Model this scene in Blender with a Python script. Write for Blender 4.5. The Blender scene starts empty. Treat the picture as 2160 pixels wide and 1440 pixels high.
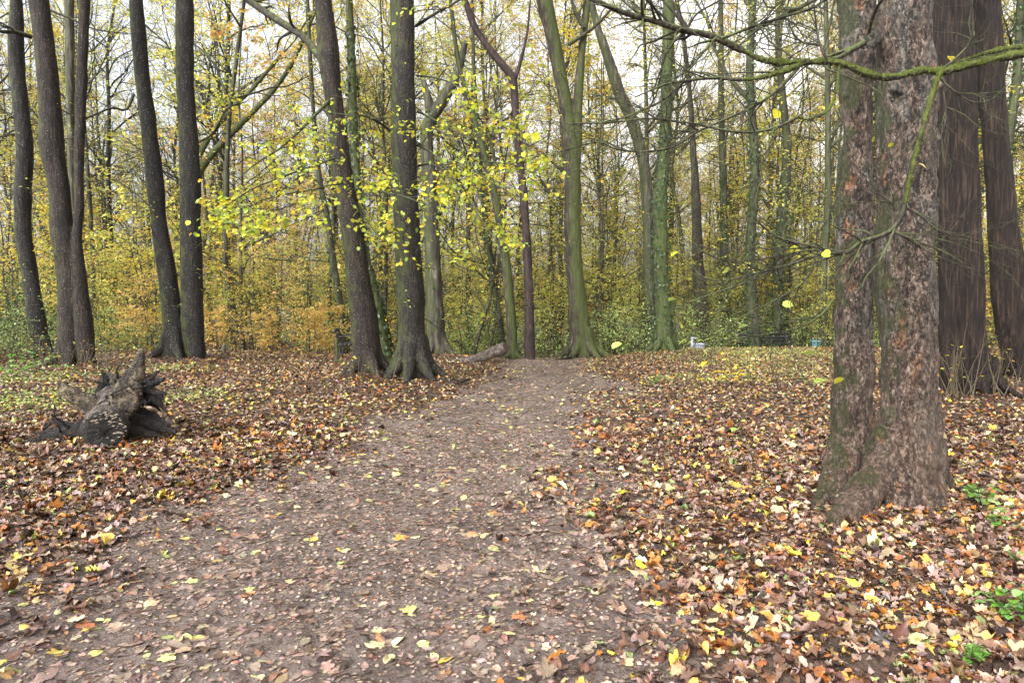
import bpy, math
import numpy as np
R = math.radians
scn = bpy.context.scene
COL = scn.collection

# ------------------------------------------------------------------ camera, sky, sun, exposure
F, HOR, EYE = 1440.0, 640.0, 1.6
PITCH = math.atan((720 - HOR) / F)
cam_d = bpy.data.cameras.new('camera'); cam = bpy.data.objects.new('camera', cam_d); COL.objects.link(cam)
cam_d.lens = 24; cam_d.sensor_width = 36; cam_d.clip_start = .05; cam_d.clip_end = 2000
cam.location = (0, 0, EYE); cam.rotation_euler = (R(90) - PITCH, 0, 0)
scn.camera = cam

SUN_EL, SUN_ROT = R(32), R(215)         # veiled sun, behind the viewer and to the left
w = bpy.data.worlds.new('World'); scn.world = w; w.use_nodes = True
nt = w.node_tree; nt.nodes.clear()
def wn(t, **k):
    n = nt.nodes.new(t)
    for a, b in k.items(): setattr(n, a, b)
    return n
sky = wn('ShaderNodeTexSky', sky_type='NISHITA', sun_disc=False, sun_elevation=SUN_EL, sun_rotation=SUN_ROT,
         air_density=1.0, dust_density=6.0, ozone_density=1.0)
hs = wn('ShaderNodeHueSaturation'); hs.inputs['Saturation'].default_value = .12
tc = wn('ShaderNodeTexCoord'); sep = wn('ShaderNodeSeparateXYZ')
nt.links.new(tc.outputs['Generated'], sep.inputs[0])
mr = wn('ShaderNodeMapRange'); mr.inputs[1].default_value = .05; mr.inputs[2].default_value = .85
mr.inputs[3].default_value = 2.0; mr.inputs[4].default_value = 2.0     # overcast: zenith brighter than horizon
nt.links.new(sep.outputs[2], mr.inputs[0])
mul = wn('ShaderNodeVectorMath', operation='SCALE')
nt.links.new(sky.outputs[0], hs.inputs['Color']); nt.links.new(hs.outputs[0], mul.inputs[0]); nt.links.new(mr.outputs[0], mul.inputs['Scale'])
mx = wn('ShaderNodeMapRange'); mx.inputs[1].default_value = -.5; mx.inputs[2].default_value = .6
nt.links.new(sep.outputs[0], mx.inputs[0])
tint = wn('ShaderNodeMix', data_type='RGBA'); tint.inputs[6].default_value = (.95, .985, 1.07, 1); tint.inputs[7].default_value = (1.07, .99, .92, 1)
nt.links.new(mx.outputs[0], tint.inputs[0])
mm = wn('ShaderNodeVectorMath', operation='MULTIPLY')
nt.links.new(mul.outputs[0], mm.inputs[0]); nt.links.new(tint.outputs[2], mm.inputs[1])
bg = wn('ShaderNodeBackground'); bg.inputs[1].default_value = .12
wo = wn('ShaderNodeOutputWorld'); nt.links.new(mm.outputs[0], bg.inputs[0]); nt.links.new(bg.outputs[0], wo.inputs[0])

sl = bpy.data.lights.new('sun', 'SUN'); sl.energy = 1.5; sl.angle = R(40); sl.color = (1, .93, .82)
so = bpy.data.objects.new('sun', sl); COL.objects.link(so)
so.rotation_euler = (R(90) - SUN_EL, 0, math.pi - SUN_ROT)

scn.view_settings.view_transform = 'Standard'; scn.view_settings.look = 'None'
scn.view_settings.exposure = 1.17; scn.view_settings.gamma = 1
scn.render.engine = 'CYCLES'
cy = scn.cycles
cy.max_bounces = 6; cy.diffuse_bounces = 4; cy.glossy_bounces = 2; cy.transmission_bounces = 3; cy.transparent_max_bounces = 4
cy.use_denoising = True
scn.render.filter_size if hasattr(scn.render, 'filter_size') else None

# ------------------------------------------------------------------ small maths
def nrm(a): return a / np.maximum(np.linalg.norm(a, axis=-1, keepdims=True), 1e-9)
def ss(a, b, x):
    t = np.clip((x - a) / (b - a), 0, 1); return t * t * (3 - 2 * t)
def lin(c):
    c = np.asarray(c, float) / 255.; return np.where(c <= .04045, c / 12.92, ((c + .055) / 1.055) ** 2.4)
def _h(x, y, z, s):
    h = (x.astype(np.int64) * 374761393 + y.astype(np.int64) * 668265263 + z.astype(np.int64) * 2147483647 + s * 974634777) & 0xffffffff
    h = ((h ^ (h >> 13)) * 1274126177) & 0xffffffff
    h = (h ^ (h >> 16)) & 0xffff
    return h / 65535.
def vn(p, s=0):                            # value noise, -1..1
    p = np.asarray(p, float)
    i = np.floor(p); f = p - i; f = f * f * (3 - 2 * f)
    x, y, z = i[..., 0], i[..., 1], i[..., 2]
    o = 0
    for dx in (0, 1):
        for dy in (0, 1):
            for dz in (0, 1):
                o = o + (f[..., 0] if dx else 1 - f[..., 0]) * (f[..., 1] if dy else 1 - f[..., 1]) * (f[..., 2] if dz else 1 - f[..., 2]) * _h(x + dx, y + dy, z + dz, s)
    return o * 2 - 1
def vn2(x, y, sc, s=0): return vn(np.stack([x * sc, y * sc, np.zeros_like(x)], -1), s)
def resample(P, n, extra=None):            # Catmull-Rom through the points
    P = np.asarray(P, float); m = len(P)
    Q = np.vstack([2 * P[0] - P[1], P, 2 * P[-1] - P[-2]])
    L = np.r_[0, np.cumsum(np.linalg.norm(np.diff(P[:, :3], axis=0), axis=1))]; L /= L[-1]
    t = np.interp(np.linspace(0, 1, n), L, np.arange(m)); i = np.minimum(t.astype(int), m - 2); u = (t - i)[:, None]
    a, b, c, d = Q[i], Q[i + 1], Q[i + 2], Q[i + 3]
    return .5 * (2 * b + (c - a) * u + (2 * a - 5 * b + 4 * c - d) * u ** 2 + (3 * b - a - 3 * c + d) * u ** 3)

def P3(px, py, d):                         # photo measurement + distance -> place
    cp, sp = math.cos(PITCH), math.sin(PITCH)
    a, b = (px - 1080) / F, -(py - 720) / F
    r = np.array([a, cp + b * sp, -sp + b * cp])
    return np.array([0, 0, EYE]) + r * (d / r[1])

# ------------------------------------------------------------------ the lie of the land
MOUNDS = []
def path_c(y): return np.interp(y, [-3, 3, 5, 9, 14, 19, 30], [-1.2, -1.2, -.95, -.22, .65, .92, 1.0])
def path_w(y): return np.interp(y, [-3, 3, 5, 9, 14, 19, 30], [2.3, 2.25, 1.85, 1.62, 1.5, 1.4, 1.2])
def path_m(x, y):                          # 1 on the trodden path, 0 off it
    e = np.abs(x - path_c(y)) / path_w(y) + .26 * vn2(x, y, .8, 5) + .24 * vn2(x, y, 2.6, 6) + .12 * vn2(x, y, 7, 9)
    return 1 - ss(.50, 1.52, e)
def Hmac(x, y):
    x = np.asarray(x, float); y = np.asarray(y, float)
    crest = 19.2 + 3.7 * ss(2.8, 6.5, x) + .3 * ss(-3, -9, x)
    h = .04 * ss(3, 11, x) * ss(8, 22, y) + .16 * ss(-3, -8, x) * ss(5, 12, y)
    h = h - .75 * ss(0, 9, y - crest) - .8 * ss(8, 45, y - crest)
    h = h + .05 * vn2(x, y, .35, 1) * ss(2, 6, np.hypot(x, y - 1)) + .5 * ss(14, 40, np.abs(x)) * ss(5, 14, y)
    for (mx_, my_, r, a) in MOUNDS:
        h = h + a * np.exp(-((x - mx_) ** 2 + (y - my_) ** 2) / r ** 2)
    return h
def H(x, y):
    m = path_m(x, y)
    h = Hmac(x, y) - .05 * m
    h = h + (1 - m) * (.028 * vn2(x, y, 2.2, 2) + .014 * vn2(x, y, 7, 3))
    h = h + m * (.016 * vn2(x, y, 2.5, 4) + .014 * vn2(x, y, 8, 7) + .010 * vn2(x, y, 19, 8))
    return h
def hit(px, py):                           # distance at which a photo point meets the ground
    for d in np.arange(1.5, 70, .05):
        p = P3(px, py, d)
        if p[2] < Hmac(p[0], p[1]): return d
    return 25.

# ------------------------------------------------------------------ mesh building
class MB:
    def __init__(s): s.v = []; s.t = []; s.q = []; s.c = []; s.n = 0
    def add(s, v, quads=None, tris=None, col=None):
        v = np.asarray(v, float).reshape(-1, 3)
        if quads is not None and len(quads): s.q.append(np.asarray(quads).reshape(-1, 4) + s.n)
        if tris is not None and len(tris): s.t.append(np.asarray(tris).reshape(-1, 3) + s.n)
        c = np.ones((len(v), 4)); 
        if col is not None: c[:, :3] = col
        s.c.append(c); s.v.append(v); s.n += len(v)
    def arrays(s):
        v = np.vstack(s.v) if s.v else np.zeros((0, 3)); c = np.vstack(s.c) if s.c else np.zeros((0, 4))
        t = np.vstack(s.t) if s.t else np.zeros((0, 3), int); q = np.vstack(s.q) if s.q else np.zeros((0, 4), int)
        return v, t, q, c
    def mesh(s, name, mat, origin=(0, 0, 0), smooth=True):
        v, t, q, c = s.arrays(); v = v - np.asarray(origin)
        me = bpy.data.meshes.new(name)
        me.vertices.add(len(v)); me.vertices.foreach_set('co', v.astype(np.float32).ravel())
        li = np.r_[t.ravel(), q.ravel()].astype(np.int32); nl = len(li); npol = len(t) + len(q)
        me.loops.add(nl); me.loops.foreach_set('vertex_index', li)
        me.polygons.add(npol)
        st = np.r_[np.arange(len(t)) * 3, len(t) * 3 + np.arange(len(q)) * 4].astype(np.int32)
        me.polygons.foreach_set('loop_start', st)
        me.polygons.foreach_set('use_smooth', np.full(npol, smooth))
        me.update(calc_edges=True)
        a = me.color_attributes.new('Col', 'FLOAT_COLOR', 'POINT'); a.data.foreach_set('color', c.astype(np.float32).ravel())
        for m in (mat if isinstance(mat, (list, tuple)) else [mat]): me.materials.append(m)
        return me
    def obj(s, name, mat, parent=None, smooth=True):
        o = np.array(parent.location) if parent is not None else np.zeros(3)
        ob = bpy.data.objects.new(name, s.mesh(name, mat, o, smooth)); COL.objects.link(ob)
        if parent is not None: ob.parent = parent
        return ob

def thing(name, label, cat, loc=(0, 0, 0), group=None):
    o = bpy.data.objects.new(name, None); o.empty_display_size = .3; COL.objects.link(o); o.location = loc
    return tag(o, label, cat, group)
def tag(o, label, cat, group=None):
    o['label'] = label; o['category'] = cat
    if group: o['group'] = group
    return o
def copy_tree(root, loc, rz=0, sc=1, label=None):
    r = root.copy(); COL.objects.link(r); r.location = loc; r.rotation_euler = (0, 0, rz); r.scale = (sc, sc, sc)
    if label: r['label'] = label
    for ch in root.children:
        c = ch.copy(); c.parent = r; COL.objects.link(c)
    return r

def tubes(mb, P, Rd, k=4, col=None, cap=False):
    P = np.asarray(P, float); Rd = np.asarray(Rd, float)
    if P.ndim == 2: P = P[None]; Rd = Rd[None]
    B, n, _ = P.shape
    T = nrm(np.gradient(P, axis=1)); av = nrm(T.mean(1))
    ref = np.where(np.abs(av[:, 2:3]) > .75, [[1., 0, 0]], [[0, 0, 1.]])[:, None, :]
    N1 = nrm(np.cross(T, ref)); N2 = np.cross(T, N1)
    a = np.linspace(0, 2 * np.pi, k, endpoint=False)
    V = P[:, :, None] + Rd[:, :, None, None] * (np.cos(a)[None, None, :, None] * N1[:, :, None] + np.sin(a)[None, None, :, None] * N2[:, :, None])
    b = np.arange(B)[:, None, None] * n * k; i = np.arange(n - 1)[None, :, None] * k; j = np.arange(k)[None, None, :]; j2 = (j + 1) % k
    q = np.stack([b + i + j, b + i + j2, b + i + k + j2, b + i + k + j], -1).reshape(-1, 4)
    V = V.reshape(-1, 3); t = None
    if cap:
        e = np.vstack([P[:, 0], P[:, -1]]); nv = len(V); V = np.vstack([V, e]); jj = np.arange(k); tt = []
        for bi in range(B):
            o = bi * n * k; o2 = o + (n - 1) * k
            tt.append(np.stack([np.full(k, nv + bi), o + (jj + 1) % k, o + jj], -1)); tt.append(np.stack([np.full(k, nv + B + bi), o2 + jj, o2 + (jj + 1) % k], -1))
        t = np.vstack(tt)
    if col is not None and np.ndim(col) == 2: col = np.repeat(col, n * k, 0)
    mb.add(V, q, t, col)

def fuse(mb, voxel, bumps=(), smooth=1):   # melt overlapping tubes into one skin, then push it about
    me = mb.mesh('tmp', []); ob = bpy.data.objects.new('tmp', me); COL.objects.link(ob)
    m = ob.modifiers.new('r', 'REMESH'); m.mode = 'VOXEL'; m.voxel_size = voxel
    dg = bpy.context.evaluated_depsgraph_get(); ev = ob.evaluated_get(dg); em = ev.to_mesh()
    v = np.empty(len(em.vertices) * 3, np.float32); em.vertices.foreach_get('co', v); v = v.reshape(-1, 3).astype(float)
    li = np.empty(len(em.loops), np.int32); em.loops.foreach_get('vertex_index', li); q = li.reshape(-1, 4)
    ev.to_mesh_clear(); bpy.data.objects.remove(ob); bpy.data.meshes.remove(me)
    for _ in range(smooth):
        s = np.zeros_like(v); cnt = np.zeros(len(v))
        for a, b in ((0, 1), (1, 2), (2, 3), (3, 0)):
            np.add.at(s, q[:, a], v[q[:, b]]); np.add.at(cnt, q[:, a], 1)
            np.add.at(s, q[:, b], v[q[:, a]]); np.add.at(cnt, q[:, b], 1)
        v = .5 * v + .5 * s / np.maximum(cnt, 1)[:, None]
    fn = np.cross(v[q[:, 2]] - v[q[:, 0]], v[q[:, 3]] - v[q[:, 1]]); n = np.zeros_like(v)
    for k in range(4): np.add.at(n, q[:, k], fn)
    n = nrm(n); d = 0
    for bp in bumps:
        amp, sx, sz, seed = bp[:4]; q_ = vn(v * [sx, sx, sz], seed); d = d + amp * (ss(-.1, .25, q_) - .5 if len(bp) > 4 else q_)
    if len(bumps): v = v + n * d[:, None]
    out = MB(); out.add(v, q); return out

def sprout(rng, P, Rd, k, t=(.3, 1), L=(.3, .6), n=6, ang=(40, 70), wander=.2, trop=.03, rr=.55, rmin=.0015, taper=.2, flat=0., absL=None):
    B, m, _ = P.shape; N = B * k; pi = np.repeat(np.arange(B), k)
    tt = rng.uniform(t[0], t[1], N); f = tt * (m - 1); i = np.minimum(f.astype(int), m - 2); w_ = (f - i)[:, None]
    p = P[pi, i] * (1 - w_) + P[pi, i + 1] * w_; r0 = (Rd[pi, i] * (1 - w_[:, 0]) + Rd[pi, i + 1] * w_[:, 0]) * rr
    T = nrm(P[pi, i + 1] - P[pi, i])
    sl_ = np.linalg.norm(np.diff(P, axis=1), axis=2).sum(1)[pi]
    q = rng.normal(size=(N, 3)); q[:, 2] *= 1 - flat; q -= T * (q * T).sum(1)[:, None]; q = nrm(q)
    a = np.radians(rng.uniform(ang[0], ang[1], N))[:, None]
    D = T * np.cos(a) + q * np.sin(a)
    ln = (rng.uniform(*absL, N) if absL else sl_ * rng.uniform(*L, N)) * (1.2 - .6 * (tt - t[0]) / max(t[1] - t[0], .01))
    st = (ln / (n - 1))[:, None]; pts = [p]
    for j in range(n - 1):
        D = nrm(D + rng.normal(0, wander, (N, 3)) + np.array([0, 0, trop])); p = p + D * st; pts.append(p)
    C = np.stack(pts, 1); rad = np.maximum(r0[:, None] * np.linspace(1, taper, n)[None], rmin)
    return C, rad

# leaf outlines: (x across, y along); folded a little along the rib
def _fan(fn, m=18):
    th = np.linspace(-np.pi / 2, 1.5 * np.pi, m, endpoint=False)
    r = fn(th); xy = np.stack([r * np.cos(th), .45 + r * np.sin(th)], -1)
    v = np.vstack([[0, .45], xy]); tri = np.array([[0, 1 + i, 1 + (i + 1) % m] for i in range(m)])
    return v, tri
LT = {
 'lime': _fan(lambda t: .47 * (1 + .10 * np.sin(t)) * (1 - .25 * np.exp(-((t + np.pi / 2) / .28) ** 2)) + .12 * np.exp(-((t - np.pi / 2) / .2) ** 2), 18),
 'beech': _fan(lambda t: .30 / np.sqrt((np.cos(t)) ** 2 + (.58 * np.sin(t)) ** 2), 14),
 'oak': _fan(lambda t: .30 / np.sqrt(np.cos(t) ** 2 + (.56 * np.sin(t)) ** 2) * (1 + .2 * np.cos(9 * t)), 27),
 'maple': _fan(lambda t: .34 + .20 * np.abs(np.cos(2.5 * (t - np.pi / 2))) ** 1.3 + .04 * np.cos(15 * t), 30),
 'hex': (np.array([[0, 0], [-.34, .32], [-.27, .68], [0, 1], [.27, .68], [.34, .32]]), None),
 'dia': (np.array([[0, 0], [-.38, .5], [0, 1], [.38, .5]]), None),
}
_jr = np.random.default_rng(3)
for _k in ('lime', 'beech', 'oak', 'maple'):
    for _i in range(4):
        _v, _t = LT[_k]; _w = _v.copy(); _m = len(_v) - 1
        _rad = 1 + _jr.normal(0, .05, _m) - .45 * (_jr.random(_m) < .05) ; _w[1:] = [0, .45] + (_v[1:] - [0, .45]) * _rad[:, None]; _w[:, 0] *= _jr.uniform(.8, 1.1); _w[:, 0] += .10 * _jr.normal() * (_w[:, 1] - .3) ** 2
        LT[_k + str(_i)] = (_w, _t)
def leaves(mb, pos, size, ln, up, col, kind='hex', fold=.12, cup=None, bend=0.):
    if len(pos) == 0: return
    v2, tri = LT[kind]; N, nv = len(pos), len(v2)
    ln = nrm(ln); wd = nrm(np.cross(ln, up)); nn = np.cross(wd, ln)
    x, y = v2[:, 0], v2[:, 1]
    c = (fold if cup is None else cup)
    c = np.broadcast_to(np.asarray(c, float), (N,))
    bd = np.broadcast_to(np.asarray(bend, float), (N,))
    z = np.abs(x)[None] * c[:, None] * 2 - ((y - .45) ** 2)[None] * bd[:, None]
    s = np.asarray(size)[:, None, None]
    V = pos[:, None] + s * (x[None, :, None] * wd[:, None] + y[None, :, None] * ln[:, None] + z[:, :, None] * nn[:, None])
    b = np.arange(N)[:, None, None] * nv
    colv = np.repeat(col, nv, 0)
    if kind == 'hex': mb.add(V, (b + np.array([[0, 3, 2, 1], [0, 5, 4, 3]])[None]).reshape(-1, 4), None, colv)
    elif kind == 'dia': mb.add(V, (b + np.array([[0, 3, 2, 1]])[None]).reshape(-1, 4), None, colv)
    else: mb.add(V, None, (b + tri[None]).reshape(-1, 3), colv)
def pick(rng, pal, n, jit=.16):            # palette: list of (weight, sRGB)
    wts = np.array([p[0] for p in pal], float); cols = np.array([lin(p[1]) for p in pal])
    c = cols[rng.choice(len(pal), n, p=wts / wts.sum())]
    return np.clip(c * np.exp(rng.normal(0, jit, (n, 1))) * np.exp(rng.normal(0, .06, (n, 3))), .004, .85)
def leaves_on(rng, mb, P, k, size, pal, kind='hex', flat=.35, hang=.25, t=(.15, 1), off=.03):
    B, m, _ = P.shape; N = B * k
    if N == 0: return
    pi = np.repeat(np.arange(B), k); f = rng.uniform(t[0], t[1], N) * (m - 1); i = np.minimum(f.astype(int), m - 2); u = (f - i)[:, None]
    p = P[pi, i] * (1 - u) + P[pi, i + 1] * u + rng.normal(0, off, (N, 3)) * [1, 1, .6]
    tan = nrm(P[pi, i + 1] - P[pi, i]); ln = rng.normal(0, .6, (N, 3)) + tan * .6; ln[:, 2] = ln[:, 2] * .35 - hang
    up = np.stack([rng.normal(0, flat, N), rng.normal(0, flat, N), np.ones(N)], -1)
    leaves(mb, p, rng.uniform(size[0], size[1], N), ln, up, pick(rng, pal, N), kind, fold=.1, bend=rng.uniform(0, .35, N))

# ------------------------------------------------------------------ materials
def mat(name):
    m = bpy.data.materials.new(name); m.use_nodes = True; t = m.node_tree; t.nodes.clear(); return m, t
def N_(t, ty, **k):
    n = t.nodes.new(ty)
    for a, b in k.items():
        if a[0] == '_': n.inputs[int(a[1:])].default_value = b
        else: setattr(n, a, b)
    return n
def ramp(t, fac, stops, interp='LINEAR'):
    r = t.nodes.new('ShaderNodeValToRGB'); r.color_ramp.interpolation = interp; e = r.color_ramp.elements
    while len(e) < len(stops): e.new(.5)
    for el, (p, c) in zip(e, stops): el.position = p; el.color = tuple(c) + (1,) if len(c) == 3 else c
    t.links.new(fac, r.inputs[0]); return r.outputs[0]
def noise(t, vec, scale, detail=4, rough=.55, dist=0.):
    n = N_(t, 'ShaderNodeTexNoise'); n.inputs['Scale'].default_value = scale; n.inputs['Detail'].default_value = detail
    n.inputs['Roughness'].default_value = rough; n.inputs['Distortion'].default_value = dist
    t.links.new(vec, n.inputs['Vector']); return n.outputs[0]
def mapping(t, vec, sc):
    n = N_(t, 'ShaderNodeMapping'); n.inputs['Scale'].default_value = sc; t.links.new(vec, n.inputs['Vector']); return n.outputs[0]
def mixc(t, fac, a, b, mode='MIX'):
    n = N_(t, 'ShaderNodeMix', data_type='RGBA', blend_type=mode)
    for s, i in ((fac, 0), (a, 6), (b, 7)):
        if hasattr(s, 'links'): t.links.new(s, n.inputs[i])
        else: n.inputs[i].default_value = s if i == 0 else tuple(s) + (1,)
    return n.outputs[2]
def mth(t, op, a, b):
    n = N_(t, 'ShaderNodeMath', operation=op)
    for i, s in enumerate((a, b)):
        if hasattr(s, 'links'): t.links.new(s, n.inputs[i])
        else: n.inputs[i].default_value = s
    return n.outputs[0]
def finish(t, col, rough, bump_h=None, bump_d=.01, spec=.5, trans=None):
    p = N_(t, 'ShaderNodeBsdfPrincipled')
    if hasattr(col, 'links'): t.links.new(col, p.inputs['Base Color'])
    else: p.inputs['Base Color'].default_value = tuple(col) + (1,)
    if hasattr(rough, 'links'): t.links.new(rough, p.inputs['Roughness'])
    else: p.inputs['Roughness'].default_value = rough
    p.inputs['Specular IOR Level'].default_value = spec
    if bump_h is not None:
        b = N_(t, 'ShaderNodeBump'); b.inputs['Distance'].default_value = bump_d; b.inputs['Strength'].default_value = 1
        t.links.new(bump_h, b.inputs['Height']); t.links.new(b.outputs[0], p.inputs['Normal'])
    o = N_(t, 'ShaderNodeOutputMaterial'); out = p.outputs[0]
    if trans:
        tr = N_(t, 'ShaderNodeBsdfTranslucent'); mxs = N_(t, 'ShaderNodeMixShader'); mxs.inputs[0].default_value = trans
        if hasattr(col, 'links'): t.links.new(col, tr.inputs[0])
        else: tr.inputs[0].default_value = tuple(col) + (1,)
        t.links.new(out, mxs.inputs[1]); t.links.new(tr.outputs[0], mxs.inputs[2]); out = mxs.outputs[0]
    t.links.new(out, o.inputs[0])
def leaf_mat(name, rough=.5, trans=.4, spec=.35):
    m, t = mat(name); a = N_(t, 'ShaderNodeAttribute', attribute_name='Col')
    g = N_(t, 'ShaderNodeTexCoord'); n = noise(t, g.outputs['Object'], 45, 3)
    c = mixc(t, 1, a.outputs['Color'], ramp(t, n, [(.3, (.72, .70, .66)), (.65, (1.1, 1.1, 1.1))]), 'MULTIPLY')
    finish(t, c, rough, None, .01, spec, trans); return m
def bark_mat(name, dark, light, moss=(.034, .042, .009), moss_amt=.4, moss_dir=(-.6, -.2, 0), speck=.0, rough=.8, ridge=34, pale=(.42, .44, .40), bump=.03, zs=.14):
    dark = tuple(np.array(dark) * .62); light = tuple(np.array(light) * .8)
    m, t = mat(name); g = N_(t, 'ShaderNodeTexCoord'); ob = g.outputs['Object']
    v1 = mapping(t, ob, (1, 1, zs)); n1 = noise(t, v1, ridge, 6, .6, .6)
    n2 = noise(t, ob, 2.3, 5, .6); n3 = noise(t, mapping(t, ob, (1, 1, .5)), 11, 5, .65)
    c = ramp(t, n1, [(.34, tuple(np.array(dark) * .55)), (.5, dark), (.68, light)])
    c = mixc(t, 1, c, ramp(t, n2, [(.32, (.55, .52, .5)), (.7, (1.35, 1.32, 1.25))]), 'MULTIPLY')
    if speck > 0:
        n4 = noise(t, ob, 46, 3, .7); sp = ramp(t, n4, [(.66 - .1 * speck, (0, 0, 0)), (.70 - .1 * speck, (1, 1, 1))])
        c = mixc(t, mth(t, 'MULTIPLY', sp, .75), c, pale)
    if moss_amt > 0:
        ge = N_(t, 'ShaderNodeNewGeometry'); dt = N_(t, 'ShaderNodeVectorMath', operation='DOT_PRODUCT')
        t.links.new(ge.outputs['Normal'], dt.inputs[0]); dt.inputs[1].default_value = moss_dir
        s = mth(t, 'ADD', mth(t, 'MULTIPLY', dt.outputs['Value'], .30), n3); s = mth(t, 'ADD', s, mth(t, 'MULTIPLY', n2, .5))
        k = ramp(t, s, [(.98 - .42 * moss_amt, (0, 0, 0)), (1.16 - .42 * moss_amt, (1, 1, 1))])
        mc = mixc(t, n1, tuple(np.array(moss) * .55), tuple(np.array(moss) * 1.6)); c = mixc(t, mth(t, 'MULTIPLY', k, .8), c, mc)
    h = mth(t, 'ADD', n1, mth(t, 'MULTIPLY', n3, .5))
    finish(t, c, rough, h, bump, .3); return m
def plain(name, c, rough=.7, var=.25, sc=20, bump=.003, metal=0):
    m, t = mat(name); g = N_(t, 'ShaderNodeTexCoord'); n = noise(t, g.outputs['Object'], sc, 5, .6)
    k = ramp(t, n, [(.3, tuple(np.array(c) * (1 - var))), (.7, tuple(np.array(c) * (1 + var)))])
    finish(t, k, rough, n, bump, .4); return m

LIME = leaf_mat('leaf_translucent', .45, .5)
LITTER = leaf_mat('leaf_litter_wet', .38, .0, .5)
GREENLEAF = leaf_mat('leaf_green', .4, .42, .5)
B_BROWN = bark_mat('bark_brown', (.022, .014, .010), (.058, .039, .027), moss_amt=.25, speck=.15)
B_DARK = bark_mat('bark_dark', (.012, .009, .007), (.036, .026, .020), moss_amt=.3, moss_dir=(-.8, -.2, 0), speck=.2)
B_PLATE = bark_mat('bark_lichen_speckled', (.016, .012, .009), (.048, .037, .029), moss_amt=.4, moss_dir=(-.7, -.2, 0), speck=.45, pale=(.19, .19, .16))
B_MOSSY = bark_mat('bark_mossy', (.055, .044, .030), (.15, .13, .098), moss=(.042, .056, .010), moss_amt=.85, moss_dir=(.9, -.2, 0), ridge=22)
B_FARMOSS = bark_mat('bark_dark_moss', (.035, .030, .020), (.10, .09, .065), moss=(.036, .052, .008), moss_amt=.9, moss_dir=(.3, -.5, -.3), speck=.5, ridge=16)
B_GREY = bark_mat('bark_grey_beech', (.07, .064, .048), (.18, .165, .13), moss_amt=.55, ridge=12, bump=.012)
B_FIBRE = bark_mat('bark_fibrous', (.016, .009, .006), (.060, .038, .025), moss_amt=0, ridge=30, zs=.07, bump=.05)
B_PINK = bark_mat('bark_stripped', (.12, .085, .078), (.23, .175, .16), moss_amt=0, ridge=16, bump=.012)
B_RED = bark_mat('bark_reddish', (.045, .029, .026), (.085, .06, .054), moss_amt=0, ridge=30, bump=.01)
B_TWIG = bark_mat('bark_twig', (.032, .026, .018), (.10, .088, .062), moss=(.06, .08, .02), moss_amt=.45, moss_dir=(0, 0, .8), ridge=40, bump=.004)
B_FARTWIG = bark_mat('bark_far_twig', (.045, .036, .022), (.11, .092, .060), moss=(.08, .09, .03), moss_amt=.5, moss_dir=(0, 0, .8), ridge=20, bump=.004)
B_BRANCHMOSS = bark_mat('bark_branch_moss', (.035, .028, .018), (.10, .085, .055), moss=(.050, .066, .005), moss_amt=.8, moss_dir=(0, -.3, 1.0), ridge=60, bump=.012)
B_FAR = bark_mat('bark_far', (.045, .040, .028), (.12, .108, .08), moss_amt=.55, ridge=10, bump=.02)

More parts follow.
